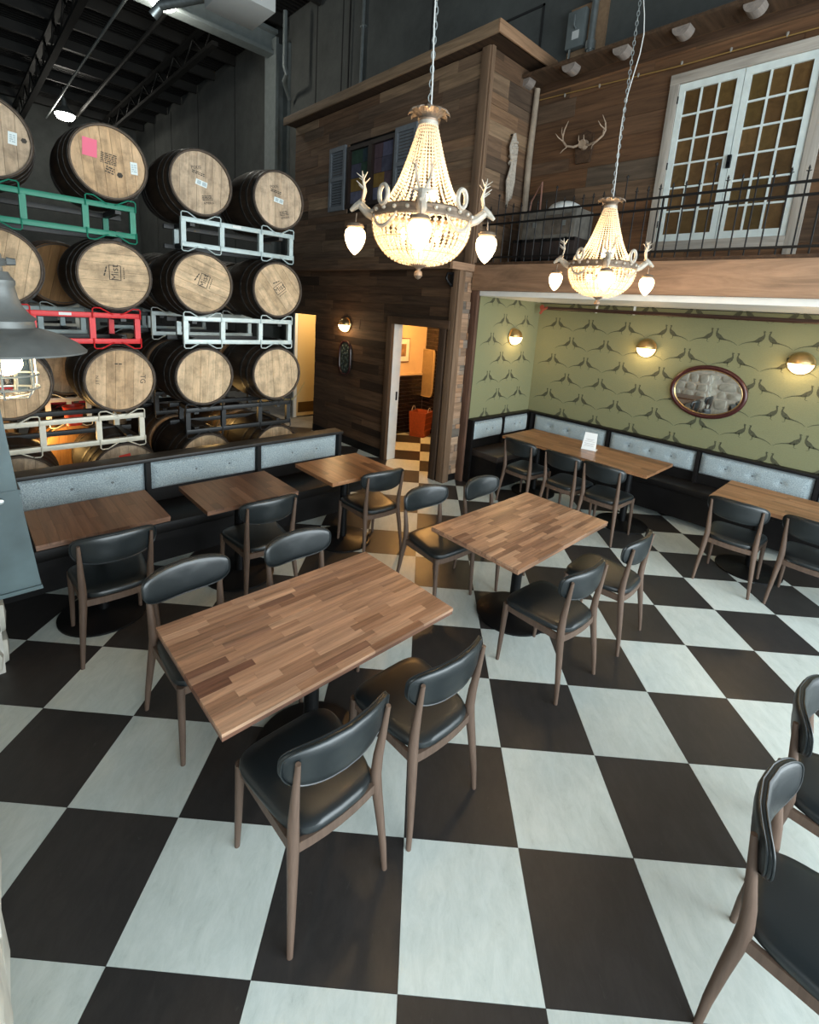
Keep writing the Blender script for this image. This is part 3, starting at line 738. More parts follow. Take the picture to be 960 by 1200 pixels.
for a in (4.875, 5.52): MB().box(a - .015, a + .015, 3.21, 3.26, .455, .845).build('divider', black_paint, bn)
for a0, a1 in ((1.99, 3.12), (.875, 1.93), (-.25, .815), (-1.37, -.31), (-2.5, -1.43)):
    w = a1 - a0; cushion(bn, w, .25, .055, (5.56, (a0 + a1) / 2, .705), -PI / 2 , 3)
for a0, a1 in ((4.18, 4.855), (4.895, 5.49)):
    cushion(bn, a1 - a0, .25, .055, ((a0 + a1) / 2, 3.26, .705), 0, 2, bpos=[-.02, .12])

# ============================================================ BARRELS + RACKS
def head_marks(kind, parent):
    """stencilled marks / stickers on the head (local plane y = .022, facing -y)"""
    def txt(s, x, z, size, rot=0, mat=print_ink, name='stencil_mark', xs=1.):
        cu = bpy.data.curves.new('t', 'FONT'); cu.body = s; cu.size = size; cu.align_x = 'CENTER'; cu.align_y = 'CENTER'
        ob = bpy.data.objects.new('t', cu); C.objects.link(ob)
        dg = bpy.context.evaluated_depsgraph_get(); me = bpy.data.meshes.new_from_object(ob.evaluated_get(dg)); bpy.data.objects.remove(ob)
        me.transform(Matrix.Translation((x, .0205, z)) @ Matrix.Rotation(rot, 4, 'Y') @ Matrix.Rotation(PI / 2, 4, 'X') @ Matrix.Diagonal((xs, 1, 1, 1)))
        me.materials.clear(); me.materials.append(mat); return inst(name, me, parent)
    def rect(x, z, w, h, rot, mat, name, y=.0195, t=.002):
        mb = MB().box(-w / 2, w / 2, 0, t, -h / 2, h / 2)
        return mb.build(name, mat, parent, (x, y, z), (0, rot, 0))
    def scrib(x, z, w, h, rot, rows, name='stencil_lines', mat=print_ink, sd=1):
        rd = random.Random(sd); mb = MB()
        for r in range(rows):
            zz = h / 2 - (r + .5) * h / rows; a = -w / 2
            while a < w / 2:
                L = rd.uniform(.008, .03); mb.box(a, min(a + L, w / 2), .0, .0006, zz - h / rows * .28, zz + h / rows * .28); a += L + .006
        return mb.build(name, mat, parent, (x, .0202, z), (0, rot, 0))
    lab = plain('sticker_white', (.72, .80, .80), .5); lgrey = plain('sticker_grey', (.42, .50, .52), .6)
    if kind == 'pink':
        rect(-.13, .10, .105, .14, R(8), plain('pink_paper', (.85, .17, .27), .7), 'pink_label')
        rect(.19, -.02, .055, .10, R(3), lab, 'white_label'); scrib(.19, -.02, .04, .07, R(3), 4, 'label_print', lgrey, 3).location.y = .019
        scrib(.0, .03, .12, .09, R(10), 6, sd=5); scrib(.0, -.06, .07, .06, R(20), 3, sd=8)
        MB().lathe([(.024, 0), (.024, .001)], 6, ax='y').build('stencil_mark', print_ink, parent, (.07, .0195, -.09))
    elif kind == 'sticker':
        rect(.0, .0, .11, .05, R(10), lab, 'white_label'); rect(-.022, .004, .036, .034, R(10), lgrey, 'label_print', .0185, .001)
        rect(.028, -.004, .04, .034, R(10), lgrey, 'label_print', .0185, .001)
        txt('PIXIE', -.05, .13, .045, R(-12)); scrib(-.03, .085, .12, .03, R(8), 2, sd=2)
        scrib(.06, -.12, .10, .05, R(-14), 4, sd=9); txt('AMBRA', .075, -.165, .032, R(-14))
    elif kind == 'logo':
        for dx, dz, w, h in ((0, .045, .13, .006), (0, -.045, .13, .006), (-.062, 0, .006, .09), (.062, 0, .006, .09)): MB().box(dx - w / 2, dx + w / 2, 0, .0006, dz - h / 2, dz + h / 2).build('stencil_mark', print_ink, parent, (.03, .0202, 0))
        txt('Mist', .03, 0, .082); scrib(.03, -.07, .10, .014, 0, 1, sd=4); scrib(.04, .075, .09, .02, R(15), 1, sd=6)
    elif kind == 'tg':
        txt('TG', .185, .01, .065, PI / 2); txt('J Y N', -.19, .0, .036, -PI / 2); scrib(-.02, .15, .06, .02, 0, 1, sd=6)
    elif kind == 'redtag':
        rect(.0, .17, .10, .03, R(-6), plain('red_tape', (.75, .06, .04), .6), 'red_tape')
    elif kind == 'leftlabel':
        rect(.17, .02, .055, .09, R(4), lab, 'white_label'); scrib(.17, .02, .035, .06, R(4), 4, 'label_print', lgrey, 3).location.y = .019
        MB().lathe([(.02, 0), (.02, .001)], 6, ax='y').build('stencil_mark', print_ink, parent, (.24, .0195, .02))
HW = [wood('barrel_head_%d' % k, [c0, c1], rough=.7, axis=2, stretch=7, scale=2.6, grain=.30, bump=.15, blotch=.30) for k, (c0, c1) in enumerate((((.50, .33, .185), (.62, .43, .26)), ((.44, .33, .225), (.55, .42, .295)), ((.55, .39, .235), (.67, .49, .31))))]
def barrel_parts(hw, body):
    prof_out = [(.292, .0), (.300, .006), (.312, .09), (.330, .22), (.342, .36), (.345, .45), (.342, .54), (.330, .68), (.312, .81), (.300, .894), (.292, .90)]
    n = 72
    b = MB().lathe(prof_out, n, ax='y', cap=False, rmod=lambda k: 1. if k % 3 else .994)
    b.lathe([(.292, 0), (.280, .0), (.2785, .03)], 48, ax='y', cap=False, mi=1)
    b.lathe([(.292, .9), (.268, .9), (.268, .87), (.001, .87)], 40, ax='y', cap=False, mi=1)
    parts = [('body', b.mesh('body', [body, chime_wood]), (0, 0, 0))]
    for y0, y1, r0, r1 in ((.006, .050, .3015, .3075), (.115, .150, .3175, .3225), (.235, .27, .333, .337), (.63, .665, .337, .333), (.75, .785, .3225, .3175), (.85, .894, .3075, .3015)):
        parts.append(('hoop', MB().lathe([(r0 - .004, y0), (r0, y0), (r1, y1), (r1 - .004, y1)], 48, ax='y', cap=False).mesh('hoop', hoop_steel), (0, 0, 0)))
    ws = [-.279, -.200, -.118, -.042, .035, .110, .192, .279]
    for k in range(7):
        a, c = ws[k] + .0009, ws[k + 1] - .0009; r = .2785; m = 6
        top = [(x, math.sqrt(max(r * r - x * x, 0))) for x in [a + (c - a) * i / m for i in range(m + 1)]]
        poly = top + [(x, -z) for x, z in reversed(top)]
        cx = (a + c) / 2; poly = [(x - cx, z) for x, z in poly]
        parts.append(('head_board', MB().prism(poly, .021 + .001 * (k % 3), .045, ax='y').mesh('head_board', hw), (cx, 0, 0)))
    return parts
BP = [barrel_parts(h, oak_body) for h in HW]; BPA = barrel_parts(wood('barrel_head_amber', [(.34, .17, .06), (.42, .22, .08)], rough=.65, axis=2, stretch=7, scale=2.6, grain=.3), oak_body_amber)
def barrel(u, v, z, rot, label, kind=None, hw=0, group='oak barrels in the racks', amber=False, yaw=0):
    r = empty('barrel', (u, v, z), 0, label, 'barrel', group)
    r.rotation_mode = 'XYZ'; r.rotation_euler = (0, R(rot), R(yaw))
    for nm, me, loc in (BPA if amber else BP[hw]): inst(nm, me, r, loc)
    if kind: head_marks(kind, r)
    return r
ZR = [.20, 1.11, 2.05, 2.99]
dgrey = plain('dark_grey_enamel_and_shade', (.030, .030, .030), .5, .1)
def rack(u0, v0, zt, col, label, h=.275, group='steel barrel racks', wires=True):
    """two-barrel steel rack: front-left corner at (u0, v0), top of the rails at zt"""
    r = empty('barrel_rack', (u0, v0, zt - h), 0, label, 'rack', group)
    t = .045
    for y in (0, .50):
        cm = col if y == 0 else dgrey; pc_ = col  # back rails coloured dark grey to stand in for the shade behind the front frame
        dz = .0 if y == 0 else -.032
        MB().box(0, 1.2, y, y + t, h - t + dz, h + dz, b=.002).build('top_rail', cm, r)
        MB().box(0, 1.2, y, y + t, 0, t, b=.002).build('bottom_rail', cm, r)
        for x in ((0, .375, .795, 1.155) if y == 0 else (.1, 1.05)): MB().box(x, x + t, y, y + t, t, h - t).build('post', pc_, r)
    for x in (.1, 1.05):
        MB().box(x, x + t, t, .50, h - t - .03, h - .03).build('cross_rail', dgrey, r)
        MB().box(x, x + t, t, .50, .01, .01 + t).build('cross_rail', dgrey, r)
    for c in (.19, 1.01):
        for sgn, zb in ((1, h), (-1, 0)):
            for m in (-1, 1):
                w = .19; pts = [(c + m * w, -.006, zb - sgn * .05), (c + m * w, -.008, zb + sgn * .03), (c + m * (w - .012), -.008, zb + sgn * .042), (c + m * (w - .06), -.008, zb + sgn * .042), (c + m * .05, -.006, zb - sgn * .004), (c + m * .03, -.004, zb - sgn * .012)]
                MB().tube(pts, .006, 6).build('cradle_wire', col, r)
    return r
paintc = lambda n, c, r_=.45: plain(n, c, r_, .1, noise=.12, nscale=10)
green = paintc('green_enamel', (.012, .20, .125)); red = paintc('red_enamel', (.62, .018, .022)); cream = paintc('cream_enamel', (.64, .60, .49)); pale = paintc('pale_blue_enamel', (.46, .55, .55)); white_r = paintc('white_enamel', (.62, .70, .68)); black_r = paintc('black_enamel', (.018, .019, .02)); 
V1 = 4.30
LV = ['floor level', 'second level', 'third level', 'top level']
for (u0, st, cols) in ((-.77, 'left', [('black', black_r), ('cream', cream), ('red', red), ('green', green)]), (.82, 'right', [('dark grey', dgrey), ('black', black_r), ('white', white_r), ('pale blue', pale)])):
    for k in range(4):
        rack(u0, V1, ZR[k], cols[k][1], f'{cols[k][0]} steel rack carrying the {LV[k]} barrels of the {st} front stack')
t_ = bpy.data.objects  # small white sticker on the red and pale racks
MB().box(-.045, .045, -.003, 0, -.012, .012).build('paper_label', white_paint, [o for o in C.objects if 'red steel rack' in str(o.get('label', ''))][0], (.62, 0, .255))
MB().box(-.045, .045, -.003, 0, -.012, .012).build('paper_label', white_paint, [o for o in C.objects if 'pale blue steel rack' in str(o.get('label', ''))][0], (.55, 0, .255))
FR = [  # u, level, rot, label, mark, head tone
 (-.57, 3, 0, 'top barrel at the left edge with a white label, on the green rack', 'leftlabel', 1),
 (.245, 3, -5, 'top barrel with a pink label on its head, on the green rack', 'pink', 0),
 (-.57, 2, 12, 'barrel at the left edge under the green rack', None, 2),
 (.245, 2, -90, 'barrel with a dark logo turned sideways, on the red rack', 'logo', 2),
 (-.57, 1, 0, 'barrel behind the wall lantern, on the cream rack', None, 0),
 (.245, 1, 3, 'barrel stencilled TG on its right side, on the cream rack', 'tg', 0),
 (-.57, 0, 4, 'half hidden barrel behind the left end of the banquette', None, 1),
 (.245, 0, 0, 'half hidden barrel with red tape on its head, behind the banquette', 'redtag', 1),
 (1.02, 3, 2, 'top barrel with a white sticker, left one on the pale blue rack', 'sticker', 1),
 (1.84, 3, -2, 'top barrel with a white sticker and reddish rim, right one on the pale blue rack', 'sticker', 1),
 (1.02, 2, -70, 'barrel with a tilted logo, left one on the white rack', 'logo', 2),
 (1.84, 2, -38, 'barrel with a diamond-turned logo, right one on the white rack', 'logo', 2),
 (1.02, 1, 3, 'plain pale barrel, left one on the black rack', None, 2),
 (1.84, 1, -4, 'plain pale barrel next to the yellow door, right one on the black rack', None, 2),
 (1.02, 0, 0, 'half hidden barrel under the left part of the black rack', None, 2),
 (1.84, 0, 0, 'half hidden barrel under the right part of the black rack', None, 2)]
for u, k, rot, lab, mk, hw in FR: barrel(u, V1 - .015, ZR[k] + .327, rot, lab, mk, hw)
for (vr, rowname, us, lv) in ((5.33, 'second row', (-1.02, .82), (0, 1, 2)), (6.36, 'third row', (-.90, .62), (0, 1, 2))):
    for u0 in us:
        st = 'left' if u0 < 0 else 'right'
        for k in lv:
            cc = {(5.33, 'left'): [('black', black_r), ('cream', cream), ('grey', pale)], (5.33, 'right'): [('black', black_r), ('dark grey', dgrey), ('white', white_r)],
                  (6.36, 'left'): [('black', black_r), ('red', red), ('cream', cream)], (6.36, 'right'): [('black', black_r), ('white', white_r), ('grey', pale)]}[(vr, st)][k]
            rack(u0, vr, ZR[k], cc[1], f'{cc[0]} steel rack in the {rowname} behind the {st} stack, {LV[k]}')
            for c, sd in ((.20, 'left'), (1.01, 'right')):
                am = (vr == 6.36 and st == 'left' and sd == 'right') or (vr == 5.33 and st == 'left' and (k == 0 or (k == 2 and sd == 'right')))
                barrel(u0 + c, vr - .01, ZR[k] + .327, 7 * k, f'{"amber" if am else "dark"} barrel of the {rowname} behind the {st} stack, {sd} one at {LV[k]}', None, 0, 'barrels in the rows behind', am)
point('rack_work_lamp', (-.30, 5.22, .74), 8, (1., .60, .20), .05)
point('rack_work_lamp', (1.45, 5.25, .86), 5, (1., .60, .20), .05)
# amber glass carboy row hint: red bucket on the pallet between rows
t = empty('red_bucket', (-.02, 5.12, .86), 0, 'red plastic bucket glowing between the lower barrels behind the cream rack', 'bucket')
MB().lathe([(.07, 0), (.09, .19), (.096, .19), (.096, .2), (.086, .2), (.066, .01)], 24).build('bucket_body', plain('red_plastic', (.80, .05, .02), .4), t)
MB().tube([(.09 * math.cos(a), 0, .19 - .09 * math.sin(a)) for a in [PI * i / 12 for i in range(13)]], .003, 6).build('handle', galv, t)

# dark mass and boxes far back in the warehouse (seen between the racks)
for i, (x, y, z, sx, sy, sz, nm, lb, mt) in enumerate(((2.4, 9.5, 0, 1.2, 1.0, 1.3, 'pallet_crate', 'grey crate on the warehouse floor behind the right stack', grey_steel), (.9, 12, 0, 1.6, 1.2, 2.2, 'storage_cabinet', 'tall grey cabinet far behind the barrel racks', grey_steel))):
    t = empty(nm, (x, y, z), 0, lb, 'crate' if i == 0 else 'cabinet')
    MB().box(-sx / 2, sx / 2, -sy / 2, sy / 2, .1, sz, b=.01).build('body', mt, t); MB().box(-sx / 2 + .05, sx / 2 - .05, -sy / 2 + .05, sy / 2 - .05, 0, .1).build('base', dark_steel, t)
    MB().box(-.01, .01, -sy / 2 - .01, -sy / 2, .2, sz - .1).build('door_seam', dark_steel, t)
# chain barrier in the corridor
mb = MB()
for k in range(40):
    f = k / 39; u, v, z = 3.20 + f * .62, 6.95, .52 + .30 * (2 * f - 1) ** 2
    a = MB().tube([(math.cos(x) * .016, math.sin(x) * .009, 0) for x in [2 * PI * i / 8 for i in range(9)]], .003, 5, cap=False)
    a.xf(Matrix.Translation((u, v, z)) @ Matrix.Rotation(PI / 2, 4, 'Y') @ Matrix.Rotation(PI / 2 * (k % 2), 4, 'X')); mb.add(a.v, a.f, 0, True)
tag(mb.build('barrier_chain', plain('chain_yellow', (.55, .45, .2), .4, .5)), 'thin yellowish chain hanging across the corridor beside the yellow door', 'chain')

# ============================================================ UPPER STOREY DETAILS
# French doors on the balcony wall (u = 5.0)
fd = struct(empty('door_2', (5.0, .945, 3.19)))
def pane_leaf(parent, y0, y1):
    H = 1.585; st = .058; rb = .075; rt = .07
    MB().box(-.02, .03, y0, y0 + st, 0, H).box(-.02, .03, y1 - st, y1, 0, H).box(-.02, .03, y0 + st, y1 - st, 0, rb).box(-.02, .03, y0 + st, y1 - st, H - rt, H).build('door_frame', door_white, parent)
    a0, a1 = y0 + st, y1 - st; zz0, zz1 = rb, H - rt
    for c in range(1, 3): MB().box(-.012, .018, a0 + (a1 - a0) * c / 3 - .009, a0 + (a1 - a0) * c / 3 + .009, zz0, zz1).build('glazing_bar', door_white, parent)
    for r in range(1, 6): MB().box(-.010, .016, a0, a1, zz0 + (zz1 - zz0) * r / 6 - .009, zz0 + (zz1 - zz0) * r / 6 + .009).build('glazing_bar', door_white, parent)
    for c in range(3):
        for r in range(6):
            w = (a1 - a0) / 3 - .002; h = (zz1 - zz0) / 6 - .002
            MB().box(0, .006, -w / 2, w / 2, -h / 2, h / 2).build('pane', brown_glass, parent, (.002, a0 + (a1 - a0) * (c + .5) / 3, zz0 + (zz1 - zz0) * (r + .5) / 6))
pane_leaf(fd, .003, .595); pane_leaf(fd, -.595, -.003)
MB().box(-.05, -.02, -.02, .015, .68, .80).lathe([(.012, -.05), (.012, -.03), (.02, -.028)], 10, ax='x', c=(0, -.0, .72)).build('door_latch', black_metal, fd)
for zz in (.15, .75, 1.4):
    MB().tube([(-.025, .598, zz), (-.025, .598, zz + .07)], .009, 8).build('hinge', black_metal, fd)
for nm, a in (('door_casing', (4.965, 5.02, 1.545, 1.64, 3.09, 4.87)), ('door_casing', (4.965, 5.02, .24, .345, 2.90, 4.87)), ('door_casing', (4.960, 5.02, .24, 1.64, 4.78, 4.88)), ('door_casing', (4.955, 5.02, .345, 1.545, 3.09, 3.19))):
    o = board(nm, *a, grey_wood); o.parent = fd; o.location = o.location - Vector((5.0, .945, 3.19))
# cottage window with coloured glass
cw = struct(empty('window_1', (4.05, 5.56, 3.80)))
fr_m = plain('dark_window_frame', (.014, .007, .005), .45, noise=.2)
MB().box(-.03, .06, -.60, -.53, 0, .92).box(-.03, .06, .53, .60, 0, .92).box(-.03, .06, -.53, .53, 0, .06).box(-.03, .06, -.53, .53, .86, .92).box(-.035, .05, -.05, .05, .06, .86).build('window_frame', fr_m, cw)
gcols = [(.04, .06, .07), (.07, .07, .10), (.20, .12, .03), (.20, .09, .11), (.04, .07, .05), (.09, .06, .07), (.10, .10, .15), (.14, .15, .16)]
rg = random.Random(4)
for side, (p0, p1) in enumerate(((.05, .53), (-.53, -.05))):
    rows = [(.06, .25), (.25, .45), (.45, .66), (.66, .86)]
    for r, (q0, q1) in enumerate(rows):
        sp = p0 + (p1 - p0) * rg.uniform(.35, .65)
        for a, b2 in ((p0, sp), (sp, p1)):
            c = gcols[[3, 6, 7, 6, 2, 2, 5, 2, 4, 1, 1, 5, 0, 4, 6, 5][(r * 4 + side * 2 + (a != p0)) % 16]]
            MB().box(-.003, .003, a + .003, b2 - .003, q0 + .003, q1 - .003).build('pane', plain('stained_glass_%02d%02d' % (int(c[0] * 100), int(c[1] * 100)), c, .15, 0, .6, noise=.2, nscale=9), cw, (.02, 0, 0))
MB().box(.03, .06, -.53, .53, .06, .86).build('glass_backing', black_paint, cw)
def shutter(v, lab):
    s = empty('shutter', (4.03, v, 3.79), 0, lab, 'shutter', 'shutters beside the coloured window')
    m = plain('grey_blue_shutter', (.125, .140, .155), .6, noise=.12, nscale=14)
    MB().box(-.02, .02, -.22, -.165, 0, .98).box(-.02, .02, .165, .22, 0, .98).box(-.02, .02, -.165, .165, 0, .07).box(-.02, .02, -.165, .165, .91, .98).box(-.02, .02, -.165, .165, .46, .52).build('shutter_frame', m, s)
    lm = MB().box(-.016, .016, -.165, .165, -.003, .003).mesh('louvre', m)
    for z0, z1 in ((.07, .46), (.52, .91)):
        n = 9
        for k in range(n): inst('louvre', lm, s, (0, 0, z0 + (k + .5) * (z1 - z0) / n), (0, R(52), 0))
    MB().box(.016, .02, -.165, .165, .07, .91).build('shutter_back', black_paint, s)
shutter(6.42, 'grey louvred shutter left of the coloured upstairs window'); shutter(4.77, 'grey louvred shutter half hidden behind the big chandelier')
# balcony railing
rl_ = empty('balcony_railing', (4.17, 0, 2.868), 0, 'black wrought iron railing with spear finials on the balcony edge', 'railing')
for z in (.105, .50, .60): MB().box(-.010, .010, -3.0, 3.36, z - .010, z + .010).build('rail', iron, rl_)
def baluster(zt, tall):
    mb = MB().tube([(0, 0, .03), (0, 0, zt)], .0065, 6)
    if tall: mb.lathe([(.001, zt + .028), (.014, zt + .015), (.014, zt + .005), (.004, zt - .008)], 8)
    else:
        mb.lathe([(.001, zt + .045), (.010, zt + .02), (.004, zt), (.010, zt - .006), (.004, zt - .014)], 6)
        mb.tube([(0, -.018, zt + .002), (0, .018, zt + .002)], .004, 5)
    return mb.mesh('baluster', iron)
bs, bt = baluster(.68, False), baluster(.82, True)
k = 0; v = 3.26
while v > -2.9:
    inst('baluster', bt if k % 7 == 1 else bs, rl_, (0, v, 0)); v -= .112; k += 1
for v in (3.30, 1.2, -.9): MB().tube([(0, v, .0), (0, v, .61)], .011, 6).build('railing_post', iron, rl_)
# antlers on a plaque
an = empty('antler_mount', (4.98, 2.55, 4.36), 0, 'pair of pale antlers mounted on a dark wooden plaque', 'antlers')
MB().prism([(-.09, -.20), (.09, -.20), (.11, -.05), (.10, .12), (.0, .17), (-.10, .12), (-.11, -.05)], 0, .03, ax='x').build('plaque', reclaimed_dark, an, (-.03, 0, 0))
MB().lathe([(.05, -.09), (.06, -.03), (.05, 0)], 12, ax='x').build('skull_cap', antler_m, an)
def ant(s):
    mb = MB(); B = [(-.07, s * .03, .02), (-.13, s * .14, -.01), (-.15, s * .26, .04), (-.13, s * .33, .14), (-.12, s * .34, .22), (-.13, s * .30, .32), (-.15, s * .22, .42)]
    mb.tube(B, [.022, .019, .017, .015, .013, .010, .004], 8)
    for p, q, r_ in (((-.14, s * .24, .03), (-.28, s * .30, -.10), .010), ((-.13, s * .33, .14), (-.25, s * .40, .26), .010), ((-.12, s * .34, .22), (-.28, s * .26, .30), .010), ((-.08, s * .05, .02), (-.18, s * .02, .12), .009)):
        m = ((p[0] + q[0]) / 2 - .03, (p[1] + q[1]) / 2, (p[2] + q[2]) / 2 - .01); mb.tube([p, m, q], [r_, r_ * .8, .003], 6)
    return mb
for s_a in (1, -1): ant(s_a).xf(Matrix.Scale(.74, 4) @ Matrix.Rotation(R(14 if s_a < 0 else -8), 4, 'X')).build('antler', antler_m, an)
# coil of rope on the side wall and a peeled pole in the corner
rp = empty('rope_coil', (4.56, 3.33, 4.10), 0, 'bundle of pale knotted rope hanging on the upstairs side wall', 'rope')
MB().tube([(0, .05, .42), (0, 0, .42)], .008, 6).build('hook', black_metal, rp)
rd = random.Random(12)
for k in range(6):
    ph = rd.uniform(-.05, .05); w = rd.uniform(.03, .06); zb = rd.uniform(-.48, -.3)
    MB().tube([(ph * .2, -.02, .42), (ph - w, -.03, .25), (ph * .5 - .01, -.04, .05), (ph - w, -.03, -.15), (ph, -.03, zb), (ph + w, -.03, -.12), (ph * .5 + .02, -.05, .05), (ph + w, -.03, .26), (.01, -.02, .43)], .013, 7).build('rope_strand', rope_m, rp)
MB().tube([(math.cos(a) * .055, -.03 + math.sin(a) * .04, .05 + a * .012) for a in [2 * PI * i / 10 for i in range(31)]], .013, 7).build('rope_wrap', rope_m, rp)
MB().tube([(math.cos(a) * .05, -.03 + math.sin(a) * .035, .30 + a * .004) for a in [2 * PI * i / 10 for i in range(14)]], .015, 7).build('rope_wrap', rope_m, rp)
po = MB().tube([(4.93, 3.31, 2.90), (4.935, 3.30, 3.6), (4.925, 3.31, 4.3), (4.93, 3.30, 5.15)], [.045, .040, .042, .036], 10).build('peeled_pole', plain('peeled_wood', (.30, .24, .18), .8, noise=.2, nscale=12, bump=.3))
tag(po, 'peeled grey log pole in the corner of the balcony', 'pole')
o = MB().tube([(4.90, 3.22, 3.30), (4.85, 3.15, 3.75), (4.86, 3.02, 3.98), (4.88, 3.02, 3.6), (4.9, 3.06, 3.2), (4.9, 3.05, 2.91)], .012, 7).build('rope_loop', plain('pink_rope', (.30, .15, .11), .9))
tag(o, 'reddish rope end drooping beside the peeled pole', 'rope')
# string of lights / yellow cord above the French doors
mb = empty('light_string', (4.95, 0, 0), 0, 'thin yellow cord with small unlit bulbs strung above the French doors', 'lights')
MB().tube([(0, 3.3, 5.02), (0, 2.4, 4.985), (0, 1.6, 4.95), (0, .8, 4.945), (0, 0, 4.93), (0, -1.5, 4.94)], .006, 6).build('cord', plain('yellow_cord', (.25, .15, .04), .6), mb)
for k in range(8):
    MB().lathe([(.004, .035), (.012, .03), (.013, .01), (.003, -.012)], 8).build('bulb', plain('clear_unlit_bulb', (.22, .20, .17), .2), mb, (0, 2.9 - k * .45, 4.975 - .006 * k))
# trunk, metal cabinet and ribbed dome on the balcony
tr = empty('trunk', (4.62, 2.60, 2.90), 0, 'dark wooden trunk on the balcony behind the railing', 'trunk')
MB().box(-.25, .25, -.42, .42, .0, .30, b=.01).build('body', plain('trunk_brown', (.022, .014, .012), .6, noise=.3), tr)
for z in (.03, .26): MB().box(-.262, -.25, -.42, .42, z, z + .03).build('strap', black_metal, tr)
for y in (-.3, .0, .3): MB().box(-.262, -.25, y - .015, y + .015, 0, .3).build('strap', black_metal, tr)
cb = empty('metal_cabinet', (4.64, 2.60, 3.20), 0, 'battered grey metal case stacked on the dark trunk on the balcony', 'case')
MB().box(-.20, .20, -.36, .36, 0, .34, b=.015).build('body', plain('battered_grey', (.17, .16, .14), .55, .2, noise=.35, nscale=9), cb)
MB().box(-.212, -.20, -.30, .05, .05, .27).build('front_panel', plain('case_front', (.10, .085, .07), .5, noise=.4, nscale=14), cb)
for y in (-.22, .18): MB().box(-.215, -.20, y - .02, y + .02, .14, .2).build('latch', galv, cb)
ds = empty('ribbed_bonnet', (4.62, 2.50, 3.54), 0, 'white ribbed dome shaped lid lying on the grey metal case', 'lid')
MB().lathe([(.20, 0), (.20, .02), (.17, .06), (.10, .095), (.001, .11)], 32, rmod=lambda k: 1. if k % 2 else .95).build('dome', white_paint, ds)

# ============================================================ LAMPS
glow_w = plain('lit_globe', (1, .85, .6), .4, emit=(1., .66, .30), estr=9.)
def sconce(loc, ang, lab, pw=4):
    s = empty('wall_sconce', loc, R(ang), lab, 'lamp', 'round brass wall lamps')
    # local -y is out of the wall
    MB().lathe([(.122, 0), (.122, -.010), (.116, -.018), (.08, -.024)], 28, ax='y').build('back_plate', brass, s)
    def hemi(z0, sgn, mat, nm, r=.115, cy=-.06):
        vs = []; n = 20; m = 8
        for i in range(m + 1):
            el = PI / 2 * i / m
            for k in range(n + 1):
                az = PI * k / n
                vs.append((math.cos(az) * math.cos(el) * r, cy * .35 - math.sin(az) * math.cos(el) * r, sgn * math.sin(el) * r))
        fs = [(i * (n + 1) + k, i * (n + 1) + k + 1, (i + 1) * (n + 1) + k + 1, (i + 1) * (n + 1) + k) for i in range(m) for k in range(n)]
        return MB().add(vs, fs, 0, True).build(nm, mat, s)
    hemi(0, 1, brass, 'dome'); hemi(0, -1, glow_w, 'glass_globe', .112)
    MB().tube([(math.cos(a) * .117, -.021 - math.sin(a) * .117, 0) for a in [PI * i / 16 for i in range(17)]], .005, 6).build('rim', brass, s)
    p = point('sconce_light', (0, -.21, -.06), pw, WARM, .06); p.parent = s
sconce((4.99, 3.30, 1.99), 0, 'round brass lamp on the left wall of the green nook')
sconce((5.60, 1.67, 1.99), -90, 'round brass lamp on the pheasant wallpaper left of the oval mirror')
sconce((5.60, .092, 1.99), -90, 'round brass lamp on the pheasant wallpaper right of the oval mirror')
sconce((3.80, 5.68, 1.96), -90, 'round brass lamp on the dark wood wall above the oval plaque', 4)
# oval mirror
mi = empty('oval_mirror', (5.598, .90, 1.55), 0, 'oval mirror in a dark red frame on the pheasant wallpaper', 'mirror')
n = 48
MB().tube([(-.018, .385 * math.cos(2 * PI * k / n), .290 * math.sin(2 * PI * k / n)) for k in range(n + 1)], .026, 10, cap=False).build('frame', plain('oxblood_frame', (.045, .010, .010), .28), mi)
MB().tube([(-.03, .358 * math.cos(2 * PI * k / n), .263 * math.sin(2 * PI * k / n)) for k in range(n + 1)], .006, 8, cap=False).build('inner_rim', brass, mi)
MB().prism([(.365 * math.cos(2 * PI * k / n), .270 * math.sin(2 * PI * k / n)) for k in range(n)], -.02, -.002, ax='x').build('glass', plain('mirror_silver', (.85, .87, .86), .02, 1.), mi)
# oval plaque on the wood wall
pq = empty('oval_plaque', (3.80, 5.66, 1.43), 0, 'dark oval carved plaque under the lamp on the wood wall', 'plaque')
ov = lambda w, h: [(math.copysign(abs(math.cos(2 * PI * k / 32)) ** .8, math.cos(2 * PI * k / 32)) * w, math.copysign(abs(math.sin(2 * PI * k / 32)) ** .6, math.sin(2 * PI * k / 32)) * h) for k in range(32)]
MB().prism(ov(.155, .27), -.02, 0, ax='x').build('backing', plain('plaque_green_black', (.02, .028, .024), .4, noise=.3), pq)
MB().tube([(-.022, a, b) for a, b in ov(.15, .265) + ov(.15, .265)[:1]], .016, 8, cap=False).build('frame', plain('plaque_frame', (.03, .008, .008), .3), pq)
rel = MB()
for k in range(26): rel.lathe([(.001, -.012), (.016 + .010 * math.sin(k * 3.1), -.006), (.020 + .008 * math.sin(k * 5.3), 0)], 8, ax='x', c=(-.022, math.sin(k * 2.4) * .085, -.20 + k * .016))
rel.build('relief', plain('plaque_relief', (.055, .075, .065), .45), pq)
# small black bracket below the ledge
bk_ = empty('wall_bracket', (3.80, 3.47, 2.68), 0, 'small black cast iron bracket under the ledge beside the wooden post', 'bracket')
MB().box(-.02, 0, -.03, .03, -.10, .08).build('plate', black_metal, bk_)
MB().tube([(-.02, 0, .06), (-.10, 0, .06), (-.12, 0, .0), (-.07, 0, -.05), (-.02, 0, -.08)], .014, 8).build('scroll', black_metal, bk_)
